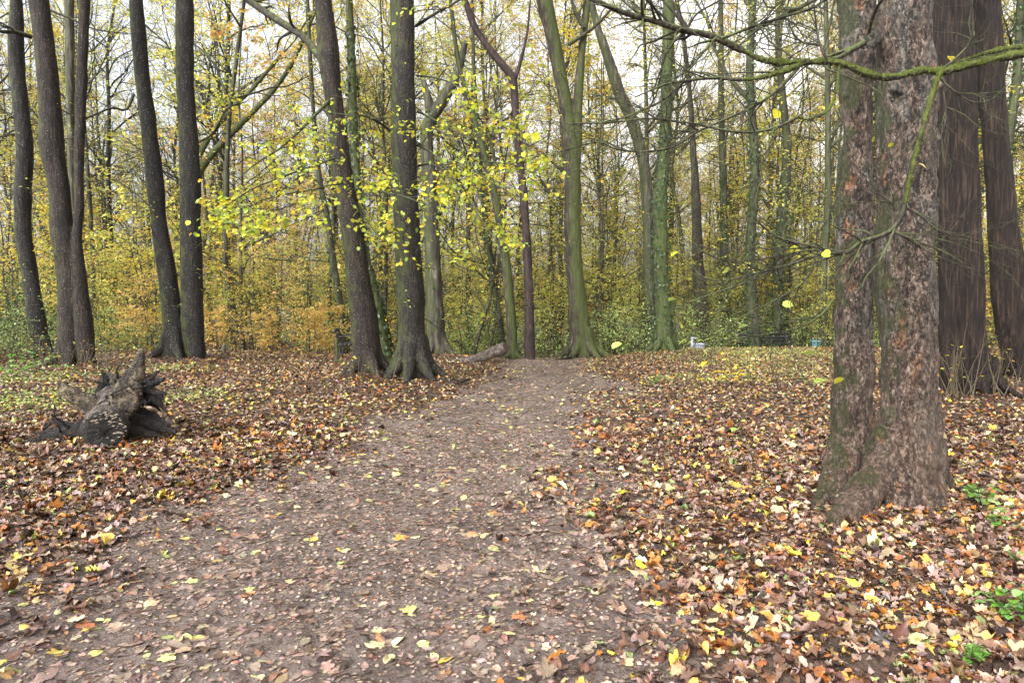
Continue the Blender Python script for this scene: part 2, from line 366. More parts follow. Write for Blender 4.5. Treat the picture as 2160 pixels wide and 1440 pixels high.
def big_bark():
    m, t = mat('bark_flaking_purple'); g = N_(t, 'ShaderNodeTexCoord'); ob = g.outputs['Object']
    v1 = mapping(t, ob, (1, 1, .45)); n1 = noise(t, v1, 19, 7, .7, .5); n2 = noise(t, mapping(t, ob, (1, 1, .35)), 4.5, 5, .6, .4)
    n3 = noise(t, ob, 60, 4, .7); n5 = noise(t, mapping(t, ob, (1, 1, .22)), 7.5, 4, .6, .8)
    vo = N_(t, 'ShaderNodeTexVoronoi', feature='F1'); vo.inputs['Scale'].default_value = 20; vo.inputs['Randomness'].default_value = 1
    t.links.new(mapping(t, ob, (1, 1, .5)), vo.inputs['Vector'])
    c = ramp(t, n1, [(.36, (.016, .009, .006)), (.46, (.066, .041, .028)), (.56, (.140, .094, .068)), (.66, (.235, .19, .145))])
    c = mixc(t, mth(t, 'MULTIPLY', ramp(t, n2, [(.50, (0, 0, 0)), (.58, (1, 1, 1))]), .5), c, mixc(t, n3, (.03, .03, .024), (.19, .195, .165)))
    c = mixc(t, mth(t, 'MULTIPLY', ramp(t, n5, [(.61, (0, 0, 0)), (.66, (1, 1, 1))]), .8), c, mixc(t, n1, (.10, .04, .014), (.34, .16, .075)))
    sp = ramp(t, n3, [(.58, (0, 0, 0)), (.64, (1, 1, 1))]); c = mixc(t, mth(t, 'MULTIPLY', sp, .55), c, (.36, .36, .30))
    dk = ramp(t, noise(t, mapping(t, ob, (1, 1, .55)), 46, 6, .75, .6), [(.41, (.13, .10, .09)), (.53, (1.2, 1.2, 1.2))]); c = mixc(t, 1, c, dk, 'MULTIPLY')
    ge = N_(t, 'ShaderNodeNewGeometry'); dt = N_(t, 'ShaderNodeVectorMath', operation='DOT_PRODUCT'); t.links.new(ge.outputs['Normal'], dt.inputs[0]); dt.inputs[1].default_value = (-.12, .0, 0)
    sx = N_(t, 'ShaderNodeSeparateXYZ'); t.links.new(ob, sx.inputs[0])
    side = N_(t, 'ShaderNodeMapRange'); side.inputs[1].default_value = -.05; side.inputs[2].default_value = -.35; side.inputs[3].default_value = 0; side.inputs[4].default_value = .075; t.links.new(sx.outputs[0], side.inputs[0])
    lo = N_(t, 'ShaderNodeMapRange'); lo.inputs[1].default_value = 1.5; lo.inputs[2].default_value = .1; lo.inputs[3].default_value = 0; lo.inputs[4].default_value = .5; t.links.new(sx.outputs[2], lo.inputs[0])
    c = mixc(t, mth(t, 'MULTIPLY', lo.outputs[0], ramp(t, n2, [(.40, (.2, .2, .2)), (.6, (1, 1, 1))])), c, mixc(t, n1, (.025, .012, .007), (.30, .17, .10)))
    n6 = mth(t, 'ADD', mth(t, 'ADD', noise(t, ob, 3.6, 6, .7), dt.outputs['Value']), side.outputs[0])
    c = mixc(t, mth(t, 'MULTIPLY', ramp(t, n6, [(.61, (0, 0, 0)), (.70, (1, 1, 1))]), .75), c, mixc(t, n3, (.012, .018, .004), (.06, .075, .014)))
    h = mth(t, 'ADD', mth(t, 'MULTIPLY', n1, 1.2), mth(t, 'ADD', mth(t, 'MULTIPLY', n2, .9), mth(t, 'MULTIPLY', dk, .25)))
    finish(t, c, .6, h, .06, .4); return m
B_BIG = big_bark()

def ground_mat(name, path):
    m, t = mat(name); g = N_(t, 'ShaderNodeTexCoord'); ob = g.outputs['Object']
    n1 = noise(t, ob, 1.1, 6, .6); n2 = noise(t, ob, 14, 7, .65, .3); n3 = noise(t, ob, 70, 5, .7)
    if path:
        c = ramp(t, n2, [(.30, (.062, .044, .036)), (.44, (.158, .121, .102)), (.66, (.25, .199, .170))])
        c = mixc(t, 1, c, ramp(t, n1, [(.35, (.68, .66, .66)), (.65, (1.12, 1.1, 1.08))]), 'MULTIPLY')
    else:
        c = ramp(t, n2, [(.30, (.022, .015, .011)), (.50, (.07, .045, .031)), (.72, (.14, .09, .06))])
    vo = N_(t, 'ShaderNodeTexVoronoi', feature='F1'); vo.inputs['Scale'].default_value = 17
    t.links.new(mapping(t, ob, (1, 1, 1)), vo.inputs['Vector'])
    c = mixc(t, 1, c, ramp(t, n3, [(.3, (.72, .70, .68)), (.7, (1.2, 1.2, 1.2))]), 'MULTIPLY')
    h = mth(t, 'ADD', mth(t, 'MULTIPLY', n2, .8), mth(t, 'ADD', mth(t, 'MULTIPLY', n3, .35), mth(t, 'MULTIPLY', vo.outputs[0], .25)))
    r = ramp(t, n1, [(.35, (.42, .42, .42)), (.6, (.7, .7, .7))])
    finish(t, c, r, h, .075 if path else .03, .4); return m
M_PATH = ground_mat('mud_path', True); M_SOIL = ground_mat('forest_soil', False)

# ------------------------------------------------------------------ main trees: measured outlines
# stems run from the foot up: (photo x, photo y, width) at one distance
TREES = [
 dict(name='tree', label='dark slender trunk leaning out, leftmost of the big trunks', base=(92, 762), bark=B_DARK,
      stems=[[(92, 765, 46), (84, 710, 42), (66, 600, 40), (48, 480, 40), (52, 330, 36), (46, 250, 36), (34, 130, 36), (34, 0, 28)]], roots=5, seed=1, crown='few'),
 dict(name='tree', label='thick brown trunk with a second stem fused to its right foot', base=(165, 778), bark=B_BROWN,
      stems=[[(150, 778, 62), (148, 700, 56), (146, 600, 54), (130, 480, 51), (125, 400, 50), (111, 320, 52), (100, 160, 50), (82, 0, 44)],
             [(182, 778, 46), (178, 700, 42), (166, 600, 40), (162, 520, 26), (166, 450, 22), (168, 300, 24), (173, 150, 24), (178, 0, 26)]], roots=6, seed=2, crown='few'),
 dict(name='tree', label='pale olive slim stem rising just behind the thick brown fused trunk', base=(163, 762), d=21.5, bark=B_GREY,
      stems=[[(165, 764, 20), (158, 600, 19), (152, 400, 17), (148, 200, 20), (146, 0, 22)]], roots=3, seed=3, crown='few'),
 dict(name='tree', label='dark twin trunk forking low into a left-leaning stem and an upright stem', base=(384, 762), bark=B_DARK,
      stems=[[(368, 765, 60), (366, 700, 46), (355, 600, 40), (337, 480, 37), (320, 320, 35), (300, 160, 33), (287, 0, 31)],
             [(414, 766, 44), (408, 700, 46), (404, 600, 48), (402, 480, 46), (399, 320, 42), (390, 160, 40), (388, 0, 36)]], roots=6, seed=4, crown='few'),
 dict(name='tree', label='brown trunk leaning left with a knotted stub, beside the straight speckled trunk', base=(776, 802), bark=B_BROWN,
      stems=[[(776, 804, 62), (771, 700, 58), (757, 600, 54), (745, 500, 47), (728, 400, 45), (717, 300, 38), (702, 200, 40), (692, 100, 44), (681, 0, 38)]], roots=6, seed=5, crown='lime'),
 dict(name='tree', label='dark ivied stem with a mossy green foot bending behind the leaning brown trunk', base=(812, 772), d=15.8, bark=B_MOSSY,
      stems=[[(814, 775, 32), (806, 720, 26), (797, 660, 28), (783, 600, 26), (768, 540, 22), (756, 450, 20), (747, 300, 20), (742, 150, 18), (736, 0, 16)]], roots=4, seed=6, crown='few', ivy=1),
 dict(name='tree', label='straight dark trunk speckled with pale lichen and flaring into roots beside the path', base=(872, 808), bark=B_PLATE,
      stems=[[(872, 810, 74), (869, 770, 64), (868, 700, 60), (865, 600, 57), (859, 480, 53), (852, 320, 52), (850, 160, 50), (848, 0, 50)]], roots=8, rootlen=.75, seed=7, crown='lime'),
 dict(name='tree', label='wide pale green trunk with a broken forked top behind the straight speckled trunk', base=(922, 758), bark=B_GREY, d=20.5, htop=8.2,
      stems=[[(922, 760, 44), (919, 700, 40), (913, 560, 34), (907, 400, 28), (900, 300, 26), (903, 262, 25), (932, 215, 24), (962, 160, 20), (982, 90, 12)],
             [(904, 290, 20), (908, 240, 20), (898, 190, 15), (888, 158, 8)]], roots=4, seed=8, crown='stub', ivy=.3),
 dict(name='tree', label='smooth reddish slim trunk bending and forking high over the end of the path', base=(1118, 762), bark=B_RED,
      stems=[[(1118, 764, 21), (1115, 600, 20), (1107, 450, 17), (1098, 350, 16), (1089, 270, 15), (1086, 205, 17), (1080, 165, 18), (1052, 128, 17), (1022, 90, 15), (998, 50, 14), (980, 0, 13)],
             [(1084, 175, 10), (1098, 130, 8), (1112, 70, 6), (1119, 0, 5)]], roots=0, seed=9, crown='few'),
 dict(name='tree', label='curved mossy trunk leaning left beside the log at the end of the path', base=(1081, 762), bark=B_MOSSY,
      stems=[[(1081, 764, 22), (1079, 690, 22), (1070, 580, 20), (1056, 480, 18), (1036, 380, 15), (1012, 290, 12), (985, 200, 11), (965, 120, 9), (950, 0, 8)]], roots=3, seed=10, crown='few'),
 dict(name='tree', label='thin dark ivied stem just left of the curved mossy trunk', base=(1064, 752), d=23, bark=B_FAR,
      stems=[[(1064, 762, 15), (1054, 680, 14), (1040, 580, 13), (1026, 480, 11), (1012, 350, 9), (1000, 150, 8), (996, 0, 7)]], roots=0, seed=11, crown='few', ivy=.8),
 dict(name='tree', label='tall green mossy trunk splitting into a wide fork, in the middle beyond the path', base=(1228, 758), bark=B_MOSSY,
      stems=[[(1229, 760, 52), (1225, 700, 43), (1215, 600, 38), (1208, 500, 33), (1208, 400, 34), (1204, 320, 36), (1194, 230, 28), (1172, 110, 30), (1148, 0, 32)],
             [(1208, 420, 26), (1216, 300, 22), (1220, 200, 20), (1228, 100, 16), (1238, 0, 15)]], roots=6, seed=12, crown='few'),
 dict(name='tree', label='arching grey trunk curving left at the top, behind and right of the mossy forked trunk', base=(1372, 752), d=26, bark=B_GREY,
      stems=[[(1372, 770, 24), (1368, 560, 24), (1366, 450, 24), (1358, 350, 26), (1335, 260, 25), (1304, 190, 24), (1282, 120, 20), (1264, 70, 16), (1246, 0, 14)]], roots=3, seed=13, crown='few'),
 dict(name='tree', label='lichen-whitened trunk with a broad mossy green foot among the green shrubs', base=(1400, 746), bark=B_FARMOSS,
      stems=[[(1400, 750, 46), (1400, 715, 38), (1398, 640, 34), (1393, 540, 33), (1393, 440, 31), (1399, 330, 25), (1405, 200, 22), (1408, 100, 24), (1410, 0, 24)]], roots=6, rootlen=.8, seed=14, crown='few', ivy=1.6),
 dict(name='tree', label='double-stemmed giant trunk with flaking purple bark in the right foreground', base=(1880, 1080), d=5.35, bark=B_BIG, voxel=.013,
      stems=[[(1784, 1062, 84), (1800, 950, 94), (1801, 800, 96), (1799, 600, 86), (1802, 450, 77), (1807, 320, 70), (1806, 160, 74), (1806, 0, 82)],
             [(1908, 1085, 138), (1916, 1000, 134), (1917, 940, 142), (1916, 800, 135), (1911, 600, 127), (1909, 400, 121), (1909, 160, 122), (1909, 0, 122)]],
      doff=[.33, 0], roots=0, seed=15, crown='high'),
 dict(name='tree', label='fibrous reddish brown trunk with a deep seam behind the flaking giant', base=(2040, 842), bark=B_FIBRE, voxel=.022,
      stems=[[(2068, 842, 84), (2052, 740, 70), (2044, 600, 62), (2036, 400, 58), (2030, 200, 54), (2024, 0, 46)],
             [(2008, 842, 56), (2004, 700, 48), (2000, 500, 44), (1994, 250, 44), (1990, 0, 44)]], doff=[0, .12], roots=7, seed=16, crown='high'),
 dict(name='tree', label='grey-brown fibrous trunk leaning in at the right edge of the frame', base=(2150, 792), d=13.6, bark=B_FIBRE, voxel=.024,
      stems=[[(2160, 800, 90), (2138, 700, 78), (2118, 520, 70), (2100, 300, 64), (2080, 0, 62)]], roots=5, seed=17, crown='high'),
 dict(name='tree', label='brown trunk with a dark base among shrubs, right of the lichen-whitened trunk', base=(1482, 700), d=30, bark=B_BROWN,
      stems=[[(1484, 760, 36), (1480, 660, 32), (1472, 540, 24), (1468, 420, 20), (1463, 330, 15), (1455, 200, 11), (1440, 60, 8)]], roots=3, seed=18, crown='few'),
 dict(name='tree', label='slender trunk sheathed in dark ivy, right of the brown trunk among shrubs', base=(1528, 700), d=34, bark=B_FAR,
      stems=[[(1532, 740, 18), (1528, 560, 18), (1526, 400, 17), (1522, 250, 14), (1520, 0, 10)]], roots=0, seed=19, crown='few', ivy=1.6),
 dict(name='tree', label='leaning trunk thickly clad in dark green ivy beyond the bench', base=(1660, 700), d=32, bark=B_FAR,
      stems=[[(1640, 740, 22), (1642, 560, 22), (1655, 420, 22), (1660, 300, 20), (1650, 200, 16), (1640, 60, 12)]], roots=0, seed=20, crown='few', ivy=3),
 dict(name='tree', label='dark bent trunk leaning left beyond the bench beside the leaning brown trunk', base=(722, 740), d=24, bark=B_FAR,
      stems=[[(728, 770, 18), (720, 660, 17), (704, 560, 15), (690, 460, 13), (672, 360, 12), (660, 220, 10), (648, 0, 9)]], roots=0, seed=21, crown='few', ivy=.5),
 dict(name='tree', label='tree with two long rising orange-mossed limbs behind the dark twin trunk', base=(404, 740), d=25, bark=B_MOSSY,
      stems=[[(404, 768, 26), (404, 600, 24), (405, 480, 22), (418, 370, 20), (470, 300, 15), (540, 230, 13), (600, 160, 10), (650, 60, 8)],
             [(410, 400, 16), (420, 330, 14), (470, 250, 12), (530, 190, 9), (590, 120, 6)]], roots=0, seed=22, crown='few'),
 dict(name='tree', label='straight dark-stemmed tree half hidden between the flaking giant and the fibrous trunk', base=(1990, 760), d=24, bark=B_FAR,
      stems=[[(1985, 770, 22), (1983, 500, 20), (1980, 200, 16), (1978, 0, 14)]], roots=0, seed=23, crown='few'),
]
# branches measured on the photo: tree seed -> (points, distance at start, at end, width start, end, side twigs, leaf density)
LIMBS = {
 2: [([(66, 78), (30, 68), (0, 66), (-60, 40)], 17, 16, 10, 6, 3, .2), ([(100, 20), (150, 40), (200, 62), (270, 72)], 17, 17, 5, 2, 4, .3)],
 4: [([(282, 200), (266, 232), (235, 228), (175, 250), (130, 232)], 19, 18, 6, 3, 6, .2), ([(350, 480), (300, 420), (240, 380), (200, 390)], 19, 19, 4, 2, 5, .4),
     ([(420, 300), (450, 280), (480, 230), (520, 215)], 19, 18, 5, 2, 5, .6), ([(405, 90), (440, 120), (470, 180), (455, 240)], 19, 16, 4, 2, 5, 1.6)],
 5: [([(706, 160), (672, 118), (640, 78), (580, 40), (515, -5)], 14.4, 15.5, 18, 13, 6, .4), ([(700, 206), (672, 236), (630, 278), (590, 314), (540, 345), (490, 390)], 14, 9.5, 8, 2, 9, 2.2),
     ([(720, 330), (660, 350), (600, 372), (530, 400), (470, 440)], 14, 9, 5, 2, 9, 2.6), ([(745, 352), (762, 380), (800, 402), (850, 414), (900, 432)], 14, 8.6, 4, 2, 8, 2.2),
     ([(738, 380), (716, 388), (690, 392), (655, 402)], 14, 8.8, 4, 2, 6, 1.8), ([(752, 400), (768, 450), (792, 490), (826, 512)], 14, 12, 4, 2, 6, 1.2),
     ([(690, 395), (560, 420), (480, 470), (415, 520)], 14, 9, 3, 1.5, 7, 1.8)],
 7: [([(876, 305), (915, 325), (960, 380), (1010, 455), (1050, 512)], 14, 11, 6, 2, 10, 2.0), ([(878, 352), (908, 346), (948, 372), (968, 440), (984, 510), (1010, 560)], 14, 11, 5, 2, 9, 1.0),
     ([(828, 280), (795, 256), (762, 244), (740, 256), (732, 300)], 14, 12, 6, 2, 7, 1.2), ([(878, 55), (920, 28), (970, 0), (1010, -30)], 14, 12, 7, 3, 7, 1.4),
     ([(880, 160), (920, 165), (960, 180), (1000, 215)], 14, 11.5, 4, 2, 7, 1.8), ([(880, 235), (930, 260), (990, 290), (1060, 280), (1120, 300)], 14, 10, 4, 2, 9, 1.8),
     ([(880, 300), (940, 340), (1010, 340), (1080, 345), (1135, 330)], 14, 10.5, 4, 2, 9, 2.0), ([(880, 290), (910, 270), (960, 300), (1000, 360), (1100, 420)], 14, 10, 4, 2, 8, 1.6)],
 12: [([(1200, 95), (1250, 60), (1290, 20)], 20, 20, 8, 5, 3, .1), ([(1232, 60), (1215, 30), (1200, -20)], 20, 20, 9, 6, 3, .1)],
 15: [([(1885, 66), (1850, 78), (1815, 95), (1786, 112), (1765, 124), (1715, 129), (1660, 150)], 5.4, 4.7, 17, 5, 5, .05), ([(1757, 632), (1737, 660), (1700, 684), (1650, 700), (1580, 710), (1500, 722)], 5.1, 4.8, 6, 2, 7, .35),
      ([(1765, 415), (1742, 468), (1722, 500), (1730, 535)], 5.2, 5.2, 4, 2, 4, .15)],
}

def stem_path(st, d):
    a = np.array([np.r_[P3(x, y, d), wd * .5 * d / F * math.cos(math.atan((x - 1080) / F))] for x, y, wd in st]); return a
def limb_path(pts, d0, d1, w0, w1, n=14):
    k = len(pts); ds = np.linspace(d0, d1, k); ws = np.linspace(w0, w1, k)
    a = np.array([np.r_[P3(p[0], p[1], dd), w_ * .5 * dd / F] for p, dd, w_ in zip(pts, ds, ws)])
    a = resample(a, n); return a[:, :3], np.maximum(a[:, 3], .002)

LIMEPAL = [(4, (196, 200, 62)), (3, (182, 196, 92)), (2, (212, 200, 60)), (2, (150, 172, 84)), (1, (222, 190, 70))]
TANPAL = [(3, (218, 188, 122)), (2, (212, 172, 92)), (2, (204, 192, 112)), (1, (200, 146, 86))]
OLIVEPAL = [(3, (204, 206, 96)), (3, (220, 212, 108)), (2, (166, 178, 92)), (1, (222, 198, 104))]
YELPAL = [(3, (232, 200, 70)), (3, (216, 206, 84)), (1, (228, 168, 66)), (1, (184, 192, 84))]
ORPAL = [(2, (236, 188, 96)), (3, (236, 208, 126)), (.5, (220, 156, 82)), (4, (228, 216, 128))]
GRNPAL = [(4, (136, 162, 86)), (3, (166, 186, 112)), (2, (192, 206, 138)), (1, (96, 120, 66))]
IVYPAL = [(4, (40, 62, 34)), (3, (58, 84, 48)), (1, (90, 112, 74))]

# mounds first, so that the ground is known before anything stands on it
for T in TREES:
    T['d'] = T.get('d') or hit(*T['base'])
    b = P3(T['base'][0], T['base'][1], T['d']); T['x'], T['y'] = b[0], b[1]
for T in TREES:
    wd = max(s[0][2] for s in T['stems']) * T['d'] / F
    if T['d'] < 22: MOUNDS.append((T['x'], T['y'], wd * 1.5 + .25, .04 + .10 * wd))

def ivy_on(rng, a, amount, mb, top=.8):
    n = int(900 * amount); t = rng.uniform(0, 1, n) ** 1.25 * top * (len(a) - 1); i = np.minimum(t.astype(int), len(a) - 2); u = (t - i)[:, None]
    p = a[i] * (1 - u) + a[i + 1] * u; an = rng.uniform(0, 2 * np.pi, n); patch = vn(np.stack([an * 1.2, p[:, 2] * .8, an * 0], -1), 77)
    ok = patch > -.45 if amount > .7 else patch > .05
    o = np.stack([np.cos(an), np.sin(an), an * 0], -1); r = p[:, 3:4] * rng.uniform(1.0, 1.25 + .3 * (amount > 1) + .5 * (amount > 2), (n, 1)) + .02
    pos = (p[:, :3] + o * r)[ok]; o = o[ok]; m = len(pos)
    leaves(mb, pos, rng.uniform(.06, .11, m), np.c_[rng.normal(0, .5, (m, 2)), -np.ones(m)], o + rng.normal(0, .35, (m, 3)), pick(rng, IVYPAL, m), 'hex')

def build_tree(T):
    rng = np.random.default_rng(T['seed'] * 7 + 3); d = T['d']; x, y = T['x'], T['y']; z0 = float(Hmac(x, y))
    root = thing('tree', T['label'], 'tree', (x, y, z0)); tr = MB(); br = MB(); fo = MB(); iv = MB()
    vox = T.get('voxel', .022 if d < 18 else .028); doff = T.get('doff', [0] * 9)
    crownP = []; base_a = None
    for si, st in enumerate(T['stems']):
        a = stem_path(st, d + doff[si])
        if si == 0 or st[0][1] > 740: a = np.vstack([np.r_[a[0, :2], min(a[0, 2], z0) - .35, a[0, 3] * 1.08], a])
        if base_a is None: base_a = a
        if T['crown'] != 'stub':
            dr = nrm(a[-1, :3] - a[-3, :3]); top = a[-1]; tot = rng.uniform(15, 20); r = top[3]; k = 7; p = top[:3].copy(); ext = []
            ln = max(tot - p[2], 4) / k * (1 if si == 0 else .7)
            for j in range(k):
                dr = nrm(dr + rng.normal(0, .10, 3) + [0, 0, .12]); p = p + dr * ln; ext.append(np.r_[p, max(r * (1 - (j + 1) / (k + .3)), .02)])
            a2 = np.vstack([a, ext]); crownP.append(resample(a2[len(a) - 1:], 12))
        else: a2 = a
        ra = resample(a2, int(max(30, np.linalg.norm(np.diff(a2[:, :3], axis=0), axis=1).sum() / .14)))
        ra[:, 3] = np.maximum(ra[:, 3], .012) * (1 + .05 * vn(np.c_[ra[:, 2] * 1.7, ra[:, 0] * 0 + si, ra[:, 0] * 0], T['seed']))
        tubes(tr, ra[:, :3], ra[:, 3], 20 if d < 22 else 12, cap=True)
        if T.get('ivy'): ivy_on(rng, ra, T['ivy'] / len(T['stems']), iv, .45)
    r0 = base_a[1, 3]
    for k in range(T['roots']):              # root flare
        an = 2 * np.pi * (k + rng.uniform(-.3, .3)) / T['roots']; o = np.array([math.cos(an), math.sin(an), 0]); L = r0 * rng.uniform(.9, 1.5) * T.get('rootlen', 1)
        c = np.array([base_a[1, 0], base_a[1, 1], z0])
        pts = [np.r_[c + o * r0 * .45 + [0, 0, r0 * 2.2], r0 * .38], np.r_[c + o * r0 * .85 + [0, 0, r0 * .9], r0 * .36], np.r_[c + o * (r0 * .9 + L * .5) + [0, 0, r0 * .22], r0 * .28], np.r_[c + o * (r0 + L) + [0, 0, -r0 * .25], r0 * .16]]
        a = resample(np.array(pts), 10); tubes(tr, a[:, :3], a[:, 3], 10, cap=True)
    for f in T.get('extra', []): f(tr)
    if T['seed'] == 15:                      # flare, ribs, knots and burl of the giant
        for pts in GIANT: a = resample(np.array([np.r_[P3(q[0], q[1], q[2]), q[3]] for q in pts]), 14); tubes(tr, a[:, :3], a[:, 3], 14, cap=True)
    wide = r0 > .2
    bumps = [(.018 if wide else .010, 3.2, 1.6, 1), (.010 if wide else .006, 9, 2.2, 2), (.005, 22, 6, 3)]
    if T['bark'] is B_FIBRE: bumps.append((.026, 13, .6, 5)); bumps.append((.03, 8, .35, 6, 1))
    if T['bark'] is B_BIG: bumps = [(.018, 4, 1.6, 1), (.010, 11, 4, 2), (.016, 17, 6, 4, 1), (.005, 34, 16, 3)]
    fused = fuse(tr, vox, bumps); fused.obj('trunk', T['bark'], root)
    # crown above and around
    if crownP and T['crown'] != 'stub':
        C = np.stack(crownP); P, Rr = C[:, :, :3], C[:, :, 3]
        k1 = 7 if len(C) == 1 else 4
        l1, r1 = sprout(rng, P, Rr, k1, t=(.02, .98), absL=(2.2, 4.6), n=9, ang=(35, 75), wander=.2, trop=.0, rr=.55)
        l2, r2 = sprout(rng, l1, r1, 5, t=(.25, 1), L=(.3, .6), n=7, ang=(30, 65), wander=.2, trop=-.03, rr=.6)
        l3, r3 = sprout(rng, l2, r2, 7, t=(.15, 1), L=(.3, .65), n=5, ang=(25, 60), wander=.2, trop=-.03, rr=.6)
        tubes(br, l1, r1, 6); tubes(br, l2, r2, 4); tubes(br, l3, r3, 3)
        lv = {'few': 5, 'lime': 8, 'high': 3}[T['crown']]
        leaves_on(rng, fo, l3, lv, (.05, .085), LIMEPAL if T['crown'] == 'lime' else OLIVEPAL)
    if T['crown'] == 'lime' or T['crown'] == 'few':     # fine epicormic twigs low on the trunk
        A = resample(base_a, 20)[None]; e1, q1 = sprout(rng, A[:, :, :3], A[:, :, 3] * .12, 9, t=(.15, .95), absL=(.5, 1.6), n=7, ang=(55, 85), wander=.2, trop=-.02, rr=.8)
        e2, q2 = sprout(rng, e1, q1, 5, L=(.3, .6), n=5, ang=(30, 60)); tubes(br, e1, np.minimum(q1, .008), 4); tubes(br, e2, np.minimum(q2, .004), 3)
        leaves_on(rng, fo, e2, 1, (.045, .075), LIMEPAL)
    for (pts, d0, d1, w0, w1, k, dens) in LIMBS.get(T['seed'], []):
        lb = MB(); p, r = limb_path(pts, d0, d1, w0, w1); tubes(lb, p, r, 8)
        s1, q1 = sprout(rng, p[None], r[None], k, t=(.15, 1), absL=(.5, 1.3), n=7, ang=(30, 70), wander=.22, trop=-.04, rr=.6)
        s2, q2 = sprout(rng, s1, q1, 4, t=(.2, 1), L=(.35, .7), n=5, ang=(25, 60), wander=.22, trop=-.03)
        tubes(lb, s1, q1, 4); tubes(lb, s2, q2, 3); lb.obj('branch', B_TWIG, root)
        n = dens
        if n > 0:
            kk = max(1, int(round(n * 2.3))); lim = s2 if n >= .9 else s2[rng.random(len(s2)) < n]
            leaves_on(rng, fo, lim, kk, (.048, .086), LIMEPAL, 'lime', flat=.45, hang=.45, off=.04)
            if n >= 1.5: leaves_on(rng, fo, s1, kk * 2, (.05, .088), LIMEPAL, 'lime', flat=.45, hang=.45, off=.05)
    if br.n: br.obj('crown', B_TWIG, root)
    if fo.n: fo.obj('foliage', LIME, root)
    if iv.n: iv.obj('ivy', GREENLEAF, root)
    return root

g = 5.35
GIANT = [ [(1790, 930, g + .1, .15), (1770, 990, g + .02, .12), (1744, 1042, g - .1, .085), (1716, 1085, g - .22, .05)],
          [(1885, 920, g - .1, .17), (1852, 995, g - .22, .13), (1805, 1068, g - .42, .12), (1750, 1112, g - .58, .06)],
          [(1912, 900, g - .1, .17), (1906, 1010, g - .24, .13), (1896, 1085, g - .40, .10), (1890, 1140, g - .5, .05)],
          [(1938, 920, g - .1, .15), (1938, 1020, g - .22, .11), (1940, 1090, g - .34, .085), (1944, 1140, g - .42, .04)],
          [(1958, 930, g - .02, .13), (1962, 1000, g - .14, .10), (1966, 1068, g - .32, .09), (1972, 1135, g - .42, .055)],
          [(1970, 940, g + .1, .10), (1984, 1010, g + .1, .08), (1998, 1055, g + .06, .07), (2018, 1090, g, .035)],
          [(1930, 985, g - .22, .06), (1952, 972, g - .24, .075), (1975, 985, g - .16, .06)],
          [(1884, 180, g - .14, .03), (1896, 190, g - .18, .03), (1905, 200, g - .16, .02)],
          [(1960, 170, g - .14, .05), (1975, 185, g - .14, .05)],
          [(1845, 80, g - .1, .07), (1838, 86, g - .2, .05)] ]
for T in TREES: T['root'] = build_tree(T)
ROOTS = {T['seed']: T['root'] for T in TREES}

